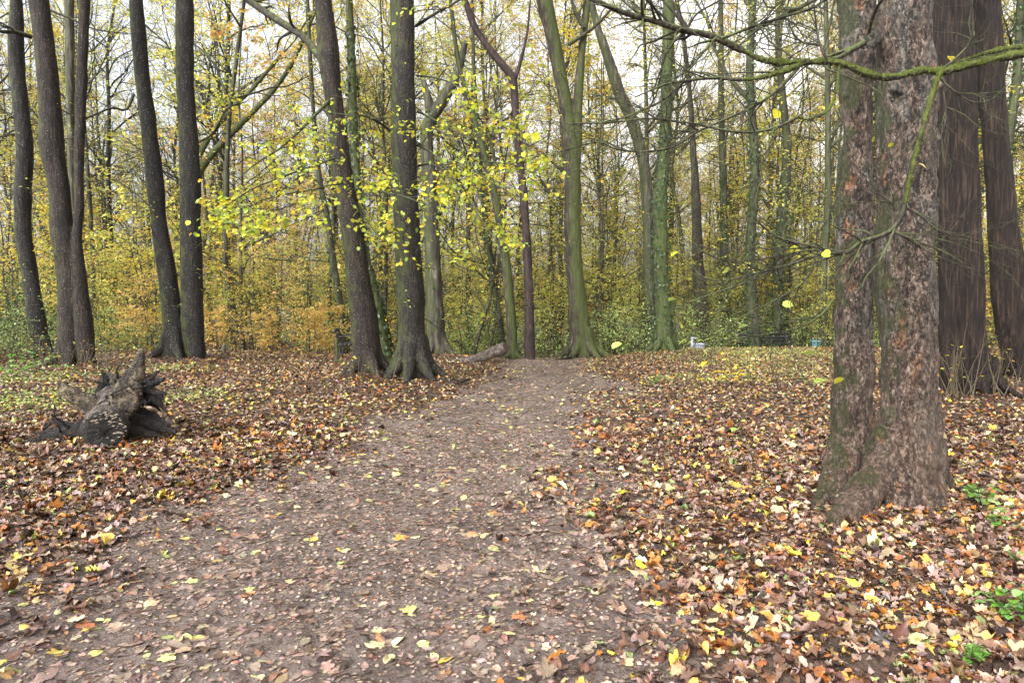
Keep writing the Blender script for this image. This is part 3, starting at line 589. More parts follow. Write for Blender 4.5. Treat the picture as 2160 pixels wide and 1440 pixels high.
# ------------------------------------------------------------------ tree outside the right edge whose mossy limb crosses the view
def mossy_limb_tree():
    rng = np.random.default_rng(99); x, y = 4.15, 4.35; z0 = float(Hmac(x, y))
    root = thing('tree', 'tree whose bright green mossy limb crosses in front of the flaking giant', 'tree', (x, y, z0))
    tr = MB(); a = resample(np.array([[x, y, z0 - .3, .26], [x + .02, y, 1, .21], [x + .05, y, 3.2, .19], [x + .12, y, 6, .16], [x + .1, y + .1, 10, .1], [x + .2, y, 14, .03]]), 60)
    tubes(tr, a[:, :3], a[:, 3], 16, cap=True)
    fuse(tr, .025, [(.012, 4, 2, 1), (.006, 14, 5, 2)]).obj('trunk', B_BROWN, root)
    br = MB(); mo = MB(); fo = MB()
    Z = lambda pts, d0, d1, w0, w1, n=24: limb_path(pts, d0, d1, w0, w1, n)
    M = [Z([(2390, 90), (2160, 114), (2080, 128), (1985, 150), (1940, 150), (1880, 164), (1830, 156), (1770, 133), (1700, 131), (1640, 132), (1605, 126), (1565, 106)], 4.35, 4.2, 17, 10, 70),
         Z([(1985, 148), (1968, 195), (1946, 270), (1930, 330), (1916, 395), (1907, 432)], 4.25, 4.2, 12, 8, 40),
         Z([(1770, 140), (1764, 190), (1758, 215), (1738, 240), (1700, 252), (1684, 246)], 4.2, 4.15, 6, 5, 20),
         Z([(1690, 136), (1650, 152), (1600, 165), (1562, 169)], 4.2, 4.1, 9, 7, 20),
         Z([(2300, 110), (2160, 102), (2080, 112), (2010, 138), (1980, 148)], 4.5, 4.3, 12, 4, 24)]
    D = [Z([(1565, 106), (1500, 76), (1440, 64), (1380, 45), (1310, 25), (1230, -10)], 4.2, 3.9, 11, 7),
         Z([(1907, 432), (1900, 458), (1880, 486), (1850, 500), (1815, 510), (1785, 534), (1750, 527), (1700, 516), (1640, 500), (1600, 470)], 4.2, 4.2, 9, 3),
         Z([(1562, 169), (1500, 165), (1440, 172), (1400, 180), (1340, 205)], 4.1, 4.0, 6, 2),
         Z([(1684, 144), (1642, 188), (1590, 225), (1520, 256), (1460, 284), (1400, 318)], 4.2, 4.0, 6, 2.5),
         Z([(1684, 246), (1655, 262), (1600, 278), (1540, 277), (1470, 262), (1420, 256), (1360, 250), (1300, 258), (1200, 262)], 4.15, 3.9, 5, 2),
         Z([(1440, 175), (1400, 210), (1350, 235), (1290, 255), (1200, 262)], 4.1, 4, 5, 2),
         Z([(1460, 284), (1420, 310), (1360, 320), (1300, 315), (1260, 300), (1180, 320)], 4.0, 3.9, 4, 2),
         Z([(1880, 486), (1925, 505), (1985, 528)], 4.2, 4.15, 5, 2.5), Z([(1907, 436), (1940, 455), (1975, 485), (2020, 512)], 4.2, 4.2, 4, 1.5),
         Z([(1882, 486), (1885, 440), (1876, 425), (1850, 405), (1830, 360)], 4.2, 4.2, 4, 1.5),
         Z([(1790, 530), (1720, 540), (1660, 560), (1600, 575), (1540, 590), (1490, 588), (1455, 560)], 4.2, 4.2, 6, 2),
         Z([(1740, 526), (1690, 530), (1640, 540), (1590, 548), (1530, 550), (1465, 522)], 4.2, 4.2, 4, 1.6),
         Z([(1620, 575), (1560, 600), (1500, 620), (1430, 645)], 4.2, 4.1, 3, 1.3), Z([(1720, 545), (1700, 590), (1650, 625), (1580, 660), (1520, 690)], 4.2, 4.1, 3, 1.3),
         Z([(1745, 128), (1728, 90), (1720, 40), (1715, -10)], 4.2, 4.2, 4, 2), Z([(1728, 95), (1690, 88), (1668, 60), (1660, 20)], 4.2, 4.2, 4, 1.5),
         Z([(1990, 145), (2030, 110), (2050, 80), (2052, 20), (2048, -20)], 4.3, 4.3, 4, 2), Z([(1520, 82), (1580, 60), (1640, 40), (1720, 15), (1745, -10)], 4.1, 4.2, 5, 3),
         Z([(1510, 80), (1480, 115), (1450, 150), (1400, 175)], 4.1, 4.0, 4, 1.5), Z([(1450, 62), (1470, 30), (1520, 0), (1560, -30)], 4.1, 4.0, 3.5, 2),
         Z([(1975, 160), (2010, 190), (2050, 215), (2090, 210), (2130, 175)], 4.3, 4.2, 3, 1.4), Z([(1990, 195), (1995, 250), (1980, 300)], 4.25, 4.2, 3, 1.4)]
    for p, r in M: tubes(mo, p, r * 1.08, 10, cap=True)
    for p, r in D:
        r = r * 1.35; tubes(br, p, r, 6)
        ln = np.linalg.norm(np.diff(p, axis=0), axis=1).sum()
        s1, q1 = sprout(rng, p[None], r[None], int(6 + 15 * ln), t=(.1, 1), absL=(.15, .7), n=6, ang=(25, 65), wander=.2, trop=-.01, rr=.55, rmin=.0012)
        s2, q2 = sprout(rng, s1, q1, 3, t=(.2, 1), L=(.3, .7), n=4, ang=(25, 55), rmin=.001); tubes(br, s1, q1, 4); tubes(br, s2, q2, 3)
        sel = s2[rng.random(len(s2)) < .010]; leaves_on(rng, fo, sel, 1, (.03, .055), LIMEPAL + TANPAL, 'lime', flat=.6, hang=.6)
    a2 = a[None, 22:]; l1, r1 = sprout(rng, a2[:, :, :3], a2[:, :, 3], 9, t=(.3, 1), absL=(2, 3.5), n=9, ang=(40, 75), rr=.4); l2, r2 = sprout(rng, l1, r1, 6); l3, r3 = sprout(rng, l2, r2, 6, n=5)
    tubes(br, l1, r1, 6); tubes(br, l2, r2, 4); tubes(br, l3, r3, 3); leaves_on(rng, fo, l3, 1, (.05, .08), LIMEPAL)
    mv = fuse(mo, .006, [(.007, 12, 12, 3), (.004, 34, 34, 1), (.003, 80, 80, 2)], 1); mv.obj('mossy_limb', B_BRANCHMOSS, root)
    vv = np.vstack(mv.v); sel = rng.choice(len(vv), 14000); n_ = nrm(vv[sel] - np.vstack([p for p, r in M])[np.argmin(((vv[sel][:, None] - np.vstack([p for p, r in M])[None]) ** 2).sum(-1), 1)]) if len(vv) < 1 else None
    sel = sel[vn(vv[sel] * 9, 4) > -.35]; m_ = len(sel); hair = MB(); ln = rng.normal(0, 1, (m_, 3)) + [0, 0, .35]
    leaves(hair, vv[sel], rng.uniform(.004, .010, m_), ln, rng.normal(0, 1, (m_, 3)), pick(rng, [(3, (84, 96, 24)), (2, (110, 120, 34)), (2, (58, 68, 20))], m_), 'dia')
    h_ = hair.obj('moss', GREENLEAF, root); h_['kind'] = 'stuff'
    br.obj('crown', B_TWIG, root); fo.obj('foliage', LIME, root)
mossy_limb_tree()

# ------------------------------------------------------------------ background trees: variants, then copies
def bg_tree(seed, h, r, pal, nleaf, label, lean=.4, ivy=0, first=.35, bark=B_FAR):
    rng = np.random.default_rng(seed); root = thing('forest_tree', label, 'tree', (0, 0, 0), None)
    k = 9; z = np.linspace(0, h, k); xy = np.cumsum(rng.normal(0, .10 * lean * h / k, (k, 2)), 0) + np.outer(z / h, rng.normal(0, lean, 2)) * .6; xy -= xy[0]
    a = np.c_[xy, z, np.maximum(r * (1 - z / h) ** .8, .02)]; a = np.vstack([[0, 0, -.6, r * 1.4], [0, 0, .02, r * 1.25], a[1:]]); a = resample(a, 34)
    tr = MB(); tubes(tr, a[:, :3], a[:, 3], 10)
    br = MB(); fo = MB(); iv = MB(); P = a[None]
    l1, r1 = sprout(rng, P[:, :, :3], P[:, :, 3], 20, t=(first, .98), absL=(h * .10, h * .26), n=9, ang=(30, 65), wander=.17, trop=.05, rr=.6)
    l2, r2 = sprout(rng, l1, r1, 6, t=(.2, 1), L=(.3, .6), n=7, ang=(30, 65), wander=.2, trop=.02, rr=.65, rmin=.006)
    l3, r3 = sprout(rng, l2, r2, 7, t=(.15, 1), L=(.35, .75), n=5, ang=(25, 60), wander=.2, trop=.0, rr=.65, rmin=.005)
    tubes(tr, l1, r1, 6); tubes(br, l2, r2, 4); tubes(br, l3, r3, 3)
    if nleaf:
        sel = l3[rng.random(len(l3)) < min(1, nleaf)]; leaves_on(rng, fo, sel, max(1, int(nleaf)) * 2, (.09, .15), pal, 'hex', off=.14)
    e1, q1 = sprout(rng, P[:, :, :3], P[:, :, 3] * .1, 12, t=(.06, first + .1), absL=(.8, 2.4), n=7, ang=(50, 80), wander=.2, trop=0, rmin=.006)
    e2, q2 = sprout(rng, e1, q1, 6, L=(.3, .6), n=5, rmin=.004); tubes(br, e1, q1, 4); tubes(br, e2, q2, 3); leaves_on(rng, fo, e2, 5, (.08, .13), pal, 'hex', off=.12)
    tr.obj('trunk', bark, root); br.obj('crown', B_FARTWIG, root)
    if fo.n: fo.obj('foliage', LIME, root)
    if ivy: ivy_on(rng, a, ivy, iv, .5); iv.obj('ivy', GREENLEAF, root)
    return root
KIND = [
 (bg_tree(201, 24, .17, OLIVEPAL, 2.0, '', .5), 'tall olive-leaved tree standing back in the wood beyond the clearing', 'olive-leaved trees of the wood'),
 (bg_tree(202, 21, .12, TANPAL, 2.0, '', .8, bark=B_GREY), 'slim grey-stemmed tree with tan leaves back in the wood', 'tan-leaved trees of the wood'),
 (bg_tree(203, 25, .20, OLIVEPAL, 1.0, '', .6, ivy=2), 'ivied tall tree with a few yellow leaves back in the wood', 'ivied trees of the wood'),
 (bg_tree(204, 19, .10, YELPAL, 2.0, '', .9), 'thin yellow-leaved tree crowded among others back in the wood', 'yellow-leaved trees of the wood'),
 (bg_tree(205, 23, .15, TANPAL, .4, '', .7, bark=B_DARK), 'almost bare dark-limbed tree back in the wood', 'bare trees of the wood'),
 (bg_tree(206, 22, .12, OLIVEPAL, 1.0, '', 1.1), 'leaning thin tree with sparse olive leaves back in the wood', 'leaning trees of the wood'),
]
def sapling(seed, h, pal, nl, label, spread=1.0, stems=1, size=(.06, .10), leafmat=None, trop=.0, kind='hex'):
    rng = np.random.default_rng(seed); root = thing('sapling', label, 'sapling', (0, 0, 0)); st = MB(); fo = MB()
    for s in range(stems):
        k = 6; z = np.linspace(0, h * rng.uniform(.75, 1), k); xy = np.cumsum(rng.normal(0, .10, (k, 2)), 0) * h / 4 + rng.normal(0, .12, 2) * (stems > 1); a = resample(np.c_[xy, z, np.linspace(.011, .003, k) * h / 2.2], 16)
        a[0, 2] = -.2; tubes(st, a[:, :3], a[:, 3], 6); P = a[None]
        l1, r1 = sprout(rng, P[:, :, :3], P[:, :, 3], 22 // stems + 3, t=(.12, 1), absL=(h * .16 * spread, h * .42 * spread), n=8, ang=(55, 85), wander=.13, trop=trop, rr=.6, rmin=.002)
        l2, r2 = sprout(rng, l1, r1, 8, t=(.2, 1), L=(.3, .55), n=5, ang=(35, 60), wander=.14, trop=-.01, flat=.85, rmin=.0015)
        tubes(st, l1, r1, 4); tubes(st, l2, r2, 3); leaves_on(rng, fo, l2, nl, size, pal, kind, flat=.3, hang=.12, off=.04)
    st.obj('stem', B_FARTWIG, root); fo.obj('foliage', leafmat or LIME, root); return root
SAP = [
 (sapling(301, 4.2, ORPAL, 4, ''), 'young beech sapling with layered orange and yellow sprays at the wood edge', 'orange beech saplings'),
 (sapling(302, 3.2, TANPAL, 4, '', 1.2), 'low tan-leaved sapling in the undergrowth at the wood edge', 'tan saplings of the undergrowth'),
 (sapling(303, 6.0, YELPAL, 5, '', .8), 'tall yellow-leaved sapling in the undergrowth', 'yellow saplings of the undergrowth'),
 (sapling(304, 5.0, OLIVEPAL, 5, '', .9, 2), 'two-stemmed olive green sapling in the undergrowth', 'olive saplings of the undergrowth'),
 (sapling(305, 2.0, ORPAL[:3] + TANPAL, 7, '', 1.2, 3), 'low bushy sapling with brown and orange leaves', 'brown low saplings'),
 (sapling(306, 9.0, OLIVEPAL, 6, '', .75, size=(.08, .13)), 'tall slender olive-yellow sapling reaching into the middle storey', 'tall olive saplings'),
 (sapling(307, 10.0, YELPAL + OLIVEPAL, 5, '', .8, 2, size=(.08, .13)), 'tall two-stemmed yellow-green sapling of the middle storey', 'tall yellow-green saplings'),
 (sapling(308, 8.0, TANPAL, 6, '', .85, size=(.08, .13)), 'tall tan-leaved young beech of the middle storey', 'tall tan saplings'),
]
def shrub(seed, h, rad, pal, n, label):
    rng = np.random.default_rng(seed); root = thing('shrub', label, 'shrub', (0, 0, 0)); st = MB(); fo = MB(); k = 26
    an = rng.uniform(0, 2 * np.pi, k); D = nrm(np.c_[np.cos(an) * rng.uniform(.2, 1, k), np.sin(an) * rng.uniform(.2, 1, k), rng.uniform(.6, 1.3, k)]); p = np.c_[rng.normal(0, rad * .3, (k, 2)), np.full(k, -.15)]
    pts = [p]
    for j in range(7): D = nrm(D + rng.normal(0, .12, (k, 3)) + [0, 0, -.13]); p = p + D * h * .24; pts.append(p)
    P = np.stack(pts, 1); Rr = np.tile(np.linspace(.009, .003, 8), (k, 1)); tubes(st, P, Rr, 4)
    l2, r2 = sprout(rng, P, Rr, 7, t=(.2, 1), L=(.2, .45), n=5, ang=(30, 70), trop=-.02); tubes(st, l2, r2, 3)
    leaves_on(rng, fo, l2, n, (.05, .09), pal, 'hex', flat=.6, hang=.2, off=.06); st.obj('stem', B_TWIG, root); fo.obj('foliage', GREENLEAF, root); return root
SHR = [(shrub(401, 1.5, 1.0, GRNPAL, 8, ''), 'dense green bramble shrub at the edge of the wood', 'green bramble shrubs'),
       (shrub(402, 1.2, 1.0, GRNPAL + OLIVEPAL[:2], 7, ''), 'mixed green and olive shrub in the undergrowth', 'olive green shrubs'),
       (shrub(403, 1.6, .8, IVYPAL + GRNPAL[:1], 10, ''), 'dark evergreen shrub in the undergrowth', 'dark evergreen shrubs')]
used = {}
def place(entry, x, y, rz, sc=1.0, label=None, dz=0.):
    root, lab, grp = entry; loc = (x, y, float(Hmac(x, y)) + dz)
    if root.name in used: o = copy_tree(root, loc, rz, sc)
    else: used[root.name] = 1; o = root; o.location = loc; o.rotation_euler = (0, 0, rz); o.scale = (sc,) * 3
    o['label'] = label or lab; o['group'] = grp
    return o
rng = np.random.default_rng(11)
spots = []
def free(x, y, r):
    for (a, b) in spots:
        if (a - x) ** 2 + (b - y) ** 2 < r * r: return False
    return True
for T in TREES: spots.append((T['x'], T['y']))
cnt = 0
for y0, y1, n, rr in ((23, 36, 32, 2.6), (36, 54, 66, 2.6), (54, 90, 100, 2.8)):
    k = 0; tries = 0
    while k < n and tries < 5000:
        tries += 1; y = rng.uniform(y0, y1); x = rng.uniform(-1, 1) * (.82 * y + 3)
        if not free(x, y, rr): continue
        if y < 30 and -1 < x < 7 and rng.random() < .7: continue
        spots.append((x, y)); k += 1
        ent = KIND[rng.choice(6, p=[.22, .2, .14, .18, .12, .14])]
        place(ent, x, y, rng.uniform(0, 6.28), rng.uniform(.8, 1.15))
# trees beside and behind the viewer, so the wood goes on and the light is that of a glade
for i in range(15):
    an = rng.uniform(0, 6.28); x, y = 26 * math.cos(an) * rng.uniform(.6, 1.2), -14 + 20 * math.sin(an) * rng.uniform(.5, 1.1)
    if abs(x) < .9 * max(y, 0) + 5 and y > -6: continue
    place(KIND[i % 6], x, y, rng.uniform(0, 6.28), 1)
for y0, y1, n in ((21.5, 30, 34), (30, 46, 170)):
    for i in range(n):
        y = rng.uniform(y0, y1); x = rng.uniform(-1, 1) * (.8 * y + 1); left = ss(2, -8, x)
        if y < 31 and -.5 < x < 14.5: y += (5 if x < 4 else 10)
        p = np.array([.04 + .12 * left, .10, .16 + .1 * left, .30, .08, .34, .30, .10]); ent = SAP[rng.choice(8, p=p / p.sum())]
        place(ent, x, y, rng.uniform(0, 6.28), rng.uniform(.5, 1.7))
for i in range(46):
    y = rng.uniform(23, 40); x = rng.uniform(-.8, .85) * y
    if (x < -2 and rng.random() < .5) or (4.2 < x < 14.5 and y < 31.5): continue
    place(SHR[rng.choice(3, p=[.5, .4, .1])], x, y, rng.uniform(0, 6.28), rng.uniform(.7, 1.2))
for (px, d, k, s) in ((1290, 23, 0, .9), (1330, 23.5, 0, 1), (1440, 26.5, 0, .9), (1500, 29, 1, 1.1), (1550, 32, 0, 1.1), (1610, 32.5, 0, 1.2), (1670, 33, 1, 1.2), (1740, 32, 0, 1.2), (1530, 31, 0, .8), (990, 24, 1, .9), (950, 25, 2, .8), (1020, 26, 0, 1), (15, 17.5, 2, 1.0), (45, 19.5, 2, 1.2), (-20, 16, 0, .7), (240, 20, 1, .6), (1700, 32.5, 0, 1), (1390, 26, 0, 1.1)):
    x = (px - 1080) / F * d; place(SHR[k], x, d, px * 1.7, s)
for (px, d, k, s) in ((590, 20.5, 0, .95), (640, 21.5, 0, .8), (530, 23, 3, .8), (480, 22.5, 2, .7), (1290, 25, 3, .8), (1335, 27, 5, .7), (1450, 30, 3, 1), (1500, 32, 5, .8), (1560, 34, 3, 1), (1590, 33, 2, 1), (1640, 33, 5, .8), (1700, 34, 3, 1), (1735, 32, 2, .9), (1160, 23, 3, .7), (980, 24, 3, .8), (860, 22, 2, .8), (1010, 27, 5, .8), (300, 22, 2, .7), (250, 23, 0, 1), (210, 22, 3, .8), (330, 24, 2, 1), (690, 23, 4, 1), (500, 25, 2, 1), (20, 22, 2, 1), (60, 24, 2, 1.1), (120, 23, 0, .9), (450, 21, 4, .8), (560, 20.6, 4, .7), (660, 20.8, 4, .8), (270, 20.6, 4, .8), (310, 21, 1, .8), (2120, 17, 2, 1), (2150, 19, 0, 1.3), (2170, 16, 2, .9), (2090, 22, 0, 1.2), (1720, 25.5, 3, .7)):
    x = (px - 1080) / F * d; place(SAP[k], x, d, px * .7, s)

# the far wood, a mass of stems, twigs and leaves nobody could count
def far_wood():
    rng = np.random.default_rng(5); mb = MB(); lf = MB(); n = 260
    y = rng.uniform(90, 165, n); x = rng.uniform(-1, 1, n) * (.9 * y + 4); h = rng.uniform(16, 25, n); z = Hmac(x, y)
    P = np.stack([np.c_[x + rng.normal(0, .6, n) * t, y + rng.normal(0, .6, n) * t, z - .5 + h * t] for t in np.linspace(0, 1, 7)], 1); Rr = rng.uniform(.12, .3, n)[:, None] * np.linspace(1, .12, 7)[None]
    tubes(mb, P, Rr, 6); l1, r1 = sprout(rng, P, Rr, 12, t=(.25, 1), L=(.12, .28), n=5, ang=(30, 60), trop=.05, rmin=.03); l2, r2 = sprout(rng, l1, r1, 5, L=(.4, .7), n=4, rmin=.02); tubes(mb, l1, r1, 4); tubes(mb, l2, r2, 3)
    leaves_on(rng, lf, l2, 2, (.25, .4), OLIVEPAL + TANPAL, 'dia', off=.5)
    m = 26000; yy = rng.uniform(88, 150, m); xx = rng.uniform(-1, 1, m) * (.9 * yy + 4); zz = Hmac(xx, yy) + rng.uniform(0, 1, m) ** 1.6 * 9
    leaves(lf, np.c_[xx, yy, zz], rng.uniform(.25, .45, m), rng.normal(0, 1, (m, 3)), rng.normal(0, .4, (m, 3)) + [0, 0, 1], pick(rng, OLIVEPAL + TANPAL, m), 'dia')
    o = mb.obj('far_wood', B_FAR); o['kind'] = 'stuff'; o['label'] = 'far wood of thin stems closing the view'; o['category'] = 'wood'
    f = lf.obj('far_foliage', LIME); f.parent = o; f['kind'] = 'stuff'
far_wood()
def thicket():
    rng = np.random.default_rng(6); mb = MB(); lf = MB(); n = 330
    y = rng.uniform(44, 86, n); x = rng.uniform(-1, 1, n) * (.82 * y + 3); h = rng.uniform(4, 11, n); z = Hmac(x, y); lean = rng.normal(0, .8, (n, 2))
    P = np.stack([np.c_[x + lean[:, 0] * t, y + lean[:, 1] * t, z - .3 + h * t] for t in np.linspace(0, 1, 6)], 1); Rr = rng.uniform(.02, .05, n)[:, None] * np.linspace(1, .3, 6)[None]
    tubes(mb, P, Rr, 5); l1, r1 = sprout(rng, P, Rr, 14, t=(.12, 1), L=(.16, .34), n=6, ang=(50, 80), wander=.14, rmin=.008); tubes(mb, l1, r1, 4)
    pals = [OLIVEPAL, YELPAL, TANPAL, OLIVEPAL + YELPAL]; k = len(l1) // 4
    for q in range(4):
        own = np.repeat(np.arange(n) % 4 == q, 14); leaves_on(rng, lf, l1[own], 14, (.10, .17), pals[q], 'dia', off=.22)
    o = mb.obj('far_thicket', B_FARTWIG); o['kind'] = 'stuff'; o['label'] = 'far thicket of thin leafy saplings deep in the wood'; o['category'] = 'thicket'
    f = lf.obj('far_foliage', LIME); f.parent = o; f['kind'] = 'stuff'
thicket()

# ------------------------------------------------------------------ ground and path
def ground():
    s = np.linspace(-1, 1, 760); u = 3 * np.sign(s) * np.abs(s) ** 1.7
    d = [-3.]
    while d[-1] < 420: d.append(d[-1] + max(.03, .0085 * (d[-1] + 2)) * (1 if d[-1] < 60 else 3))
    d = np.array(d); X = u[None] * (d[:, None] + 6); Y = np.repeat(d[:, None], len(u), 1); Z = H(X, Y)
    n, m = X.shape; idx = np.arange(n * m).reshape(n, m); q = np.stack([idx[:-1, :-1], idx[:-1, 1:], idx[1:, 1:], idx[1:, :-1]], -1).reshape(-1, 4)
    V = np.stack([X, Y, Z], -1).reshape(-1, 3); c = V[q].mean(1); on = (path_m(c[:, 0], c[:, 1]) > .45) & (c[:, 1] < 24)
    for nm, sel, mt in (('path', on, M_PATH), ('ground', ~on, M_SOIL)):
        qq = q[sel]; ids, inv = np.unique(qq, return_inverse=True); mb = MB(); mb.add(V[ids], inv.reshape(-1, 4))
        if nm == 'ground':
            gx, gy = np.meshgrid(np.linspace(-300, 300, 61), np.linspace(-300, -3, 31)); gz = np.zeros_like(gx) - .02; k = np.arange(gx.size).reshape(gx.shape)
            mb.add(np.stack([gx, gy, gz], -1), np.stack([k[:-1, :-1], k[:-1, 1:], k[1:, 1:], k[1:, :-1]], -1).reshape(-1, 4))
        o = mb.obj(nm, mt); o['kind'] = 'structure'
ground()

# ------------------------------------------------------------------ pale November air between the stems
def haze():
    mb = MB(); boxmb(mb, (0, 85, 16), (330, 230, 44), 0, .01); m, t = mat('pale_air'); v = N_(t, 'ShaderNodeVolumePrincipled'); v.inputs['Color'].default_value = (.97, .96, .92, 1); v.inputs['Density'].default_value = .0002; v.inputs['Anisotropy'].default_value = .2
    o = N_(t, 'ShaderNodeOutputMaterial'); t.links.new(v.outputs[0], o.inputs['Volume']); ob = mb.obj('haze', m, None, False); ob['kind'] = 'stuff'; ob['label'] = 'thin pale haze between the far trees'; ob['category'] = 'haze'

# ------------------------------------------------------------------ fallen leaves
FALL = [(10, (112, 82, 66)), (11, (136, 110, 98)), (9, (88, 58, 43)), (7, (140, 88, 50)), (3, (164, 102, 44)), (3, (176, 150, 112)), (1.5, (182, 150, 70)), (12, (54, 38, 31)), (1, (128, 142, 84)), (5, (160, 134, 112))]
FALLHI = [(7, (196, 174, 132)), (4, (202, 170, 78)), (3, (196, 190, 132)), (4, (188, 124, 62)), (1.2, (220, 190, 60)), (4, (182, 148, 106)), (1, (160, 176, 106))]
FALLPHI = [(5, (192, 184, 130)), (3, (198, 190, 112)), (2, (178, 148, 116)), (1.6, (184, 122, 84)), (1.5, (160, 168, 108)), (1, (204, 178, 80))]
FALLP = [(14, (134, 112, 100)), (12, (122, 100, 88)), (8, (96, 75, 64)), (6, (154, 132, 114)), (.8, (168, 118, 90)), (.8, (176, 168, 118)), (5, (64, 48, 40))]
CRUMB = [(4, (96, 76, 66)), (6, (152, 130, 117)), (2, (62, 46, 40)), (4, (172, 148, 128)), (1, (160, 112, 84))]
def litter():
    rng = np.random.default_rng(21); mb = MB()
    def scatter(n, y0, y1, kinds, pal, onpath, size, detail):
        yy = y0 + (y1 - y0) * rng.random(n); xx = rng.uniform(-1, 1, n) * (.8 * yy + 1.8)
        keep = rng.random(n) < (.8 * yy + 1.8) / (.8 * y1 + 1.8); xx, yy = xx[keep], yy[keep]
        m = path_m(xx, yy); k = rng.random(len(xx)) < (m if onpath else 1 - m); xx, yy = xx[k], yy[k]
        for kind, frac in kinds:
            s = rng.random(len(xx)) < frac; x, y = xx[s], yy[s]; N = len(x)
            if N == 0: continue
            an = rng.uniform(0, 6.28, N); til = (.12 if onpath else .30); ln = np.c_[np.cos(an), np.sin(an), rng.normal(0, til, N)]; up = np.c_[rng.normal(0, til, (N, 2)), np.ones(N)]
            sz = rng.uniform(*size, N) * (1.25 if kind[:5] == 'maple' else 1); z = H(x, y) + (.004 if onpath else rng.uniform(.003, .03, N))
            flat = rng.random(N) < (.7 if onpath else .35); cup = np.where(flat, rng.normal(0, .05, N), rng.normal(.06, .38, N)); bend = np.where(flat, 0, rng.normal(0, .7, N))
            pal_c = pick(rng, pal, N, .24) * (np.array([.90, .92, .92]) if onpath else np.array([.86, .90, .92])); b = MB(); leaves(b, np.c_[x, y, z], sz, ln, up, pal_c, kind, cup=cup, bend=bend)
            v, t, q, c = b.arrays()
            if onpath:
                h = H(v[:, 0], v[:, 1]); nv = len(LT[kind][0]); zc = np.repeat(z, nv); v[:, 2] = h + .004 + np.maximum((v[:, 2] - zc) * .6, 0)
            else:
                h = H(v[:, 0], v[:, 1]); v[:, 2] = np.maximum(v[:, 2] + rng.normal(0, .0035, len(v)) * (detail == 1), h + .002)
            mb.add(v, q if len(q) else None, t if len(t) else None, c[:, :3])
    near = [(k + str(i), f / 4) for k, f in (('lime', .40), ('beech', .34), ('oak', .15), ('maple', .11)) for i in range(4)]
    scatter(175000, 1.3, 9, near, FALL, False, (.024, .070), 1); scatter(3500, 1.3, 9, near, FALL, False, (.07, .11), 1); scatter(12000, 1.3, 9, near, FALLHI, False, (.035, .085), 1); scatter(900, 1.3, 9, near, FALLHI, False, (.085, .115), 1)
    scatter(34000, 1.3, 9, near, FALLP, True, (.022, .052), 1); scatter(5200, 1.3, 9, near, FALLP, True, (.045, .09), 1); scatter(2300, 1.3, 9, near, FALLPHI, True, (.03, .085), 1); scatter(150000, 1.3, 9, [('dia', 1)], CRUMB, True, (.008, .034), 1); scatter(30000, 1.3, 8, [('dia', 1)], CRUMB, False, (.015, .04), 1)
    scatter(230000, 9, 25, [('hex', 1)], FALL, False, (.035, .08), 0); scatter(44000, 9, 25, [('hex', 1)], FALLHI, False, (.035, .08), 0)
    scatter(70000, 9, 21, [('hex', 1)], FALLP, True, (.03, .075), 0); scatter(9000, 9, 21, [('hex', 1)], FALLPHI, True, (.04, .09), 0)
    scatter(60000, 25, 60, [('dia', 1)], FALL + FALLHI, False, (.12, .2), 0)
    o = mb.obj('leaf_litter', LITTER); o['kind'] = 'stuff'; o['label'] = 'carpet of fallen yellow, orange and brown leaves'; o['category'] = 'fallen leaves'
litter()
def cover():
    rng = np.random.default_rng(31); mb = MB()
    for (px, py, r, n) in ((60, 800, 1.6, 900), (120, 850, 1.1, 500), (30, 850, 1.0, 400), (400, 840, 1.0, 350), (370, 780, .8, 250), (1620, 770, 2.0, 700), (1700, 750, 2.0, 600), (1420, 800, .8, 160), (1530, 745, 2, 500), (1240, 768, .7, 60), (1480, 752, 2.4, 900), (1600, 742, 2.6, 900), (1680, 745, 2.4, 700), (1560, 800, 1.4, 350), (1690, 790, 1.4, 350)):
        d = hit(px, py); c = P3(px, py, d); x = c[0] + rng.normal(0, r * .5, n); y = c[1] + rng.normal(0, r * .5, n); z = H(x, y) + rng.uniform(.02, .09, n)
        leaves(mb, np.c_[x, y, z], rng.uniform(.03, .06, n), rng.normal(0, 1, (n, 3)) * [1, 1, .3], np.c_[rng.normal(0, .35, (n, 2)), np.ones(n)], pick(rng, [(3, (140, 166, 90)), (3, (176, 190, 110)), (2, (200, 196, 110)), (1, (96, 122, 62))], n), 'hex')
    o = mb.obj('ground_cover', GREENLEAF); o['kind'] = 'stuff'; o['label'] = 'low green ground plants among the fallen leaves'; o['category'] = 'ground cover'
cover()

# ------------------------------------------------------------------ the uprooted stump
def wood_mat(name, cols, cut, rough, bump):
    m, t = mat(name); ob = N_(t, 'ShaderNodeTexCoord').outputs['Object']; a = noise(t, ob, 5.5, 6, .65, 1.2); b = noise(t, mapping(t, ob, (1, .6, 1)), 34, 6, .7, 1.5); d = noise(t, ob, 90, 3, .6)
    c = ramp(t, mth(t, 'ADD', mth(t, 'MULTIPLY', a, .65), mth(t, 'MULTIPLY', b, .35)), [(cut - .09, cols[0]), (cut, cols[1]), (cut + .12, cols[2])])
    c = mixc(t, 1, c, ramp(t, b, [(.38, (.2, .18, .17)), (.52, (1.1, 1.1, 1.1))]), 'MULTIPLY'); finish(t, c, rough, mth(t, 'ADD', mth(t, 'MULTIPLY', b, 1.2), mth(t, 'MULTIPLY', d, .3)), bump, .35); return m
W_DARK = wood_mat('wood_rotten_dark', ((.006, .005, .004), (.020, .015, .012), (.075, .055, .040)), .54, .6, .05)
W_PALE = wood_mat('wood_weathered_pale', ((.012, .010, .008), (.085, .066, .042), (.27, .215, .135)), .50, .75, .04)
W_MID = wood_mat('wood_weathered_grey', ((.010, .008, .007), (.075, .059, .047), (.22, .18, .145)), .47, .55, .04)
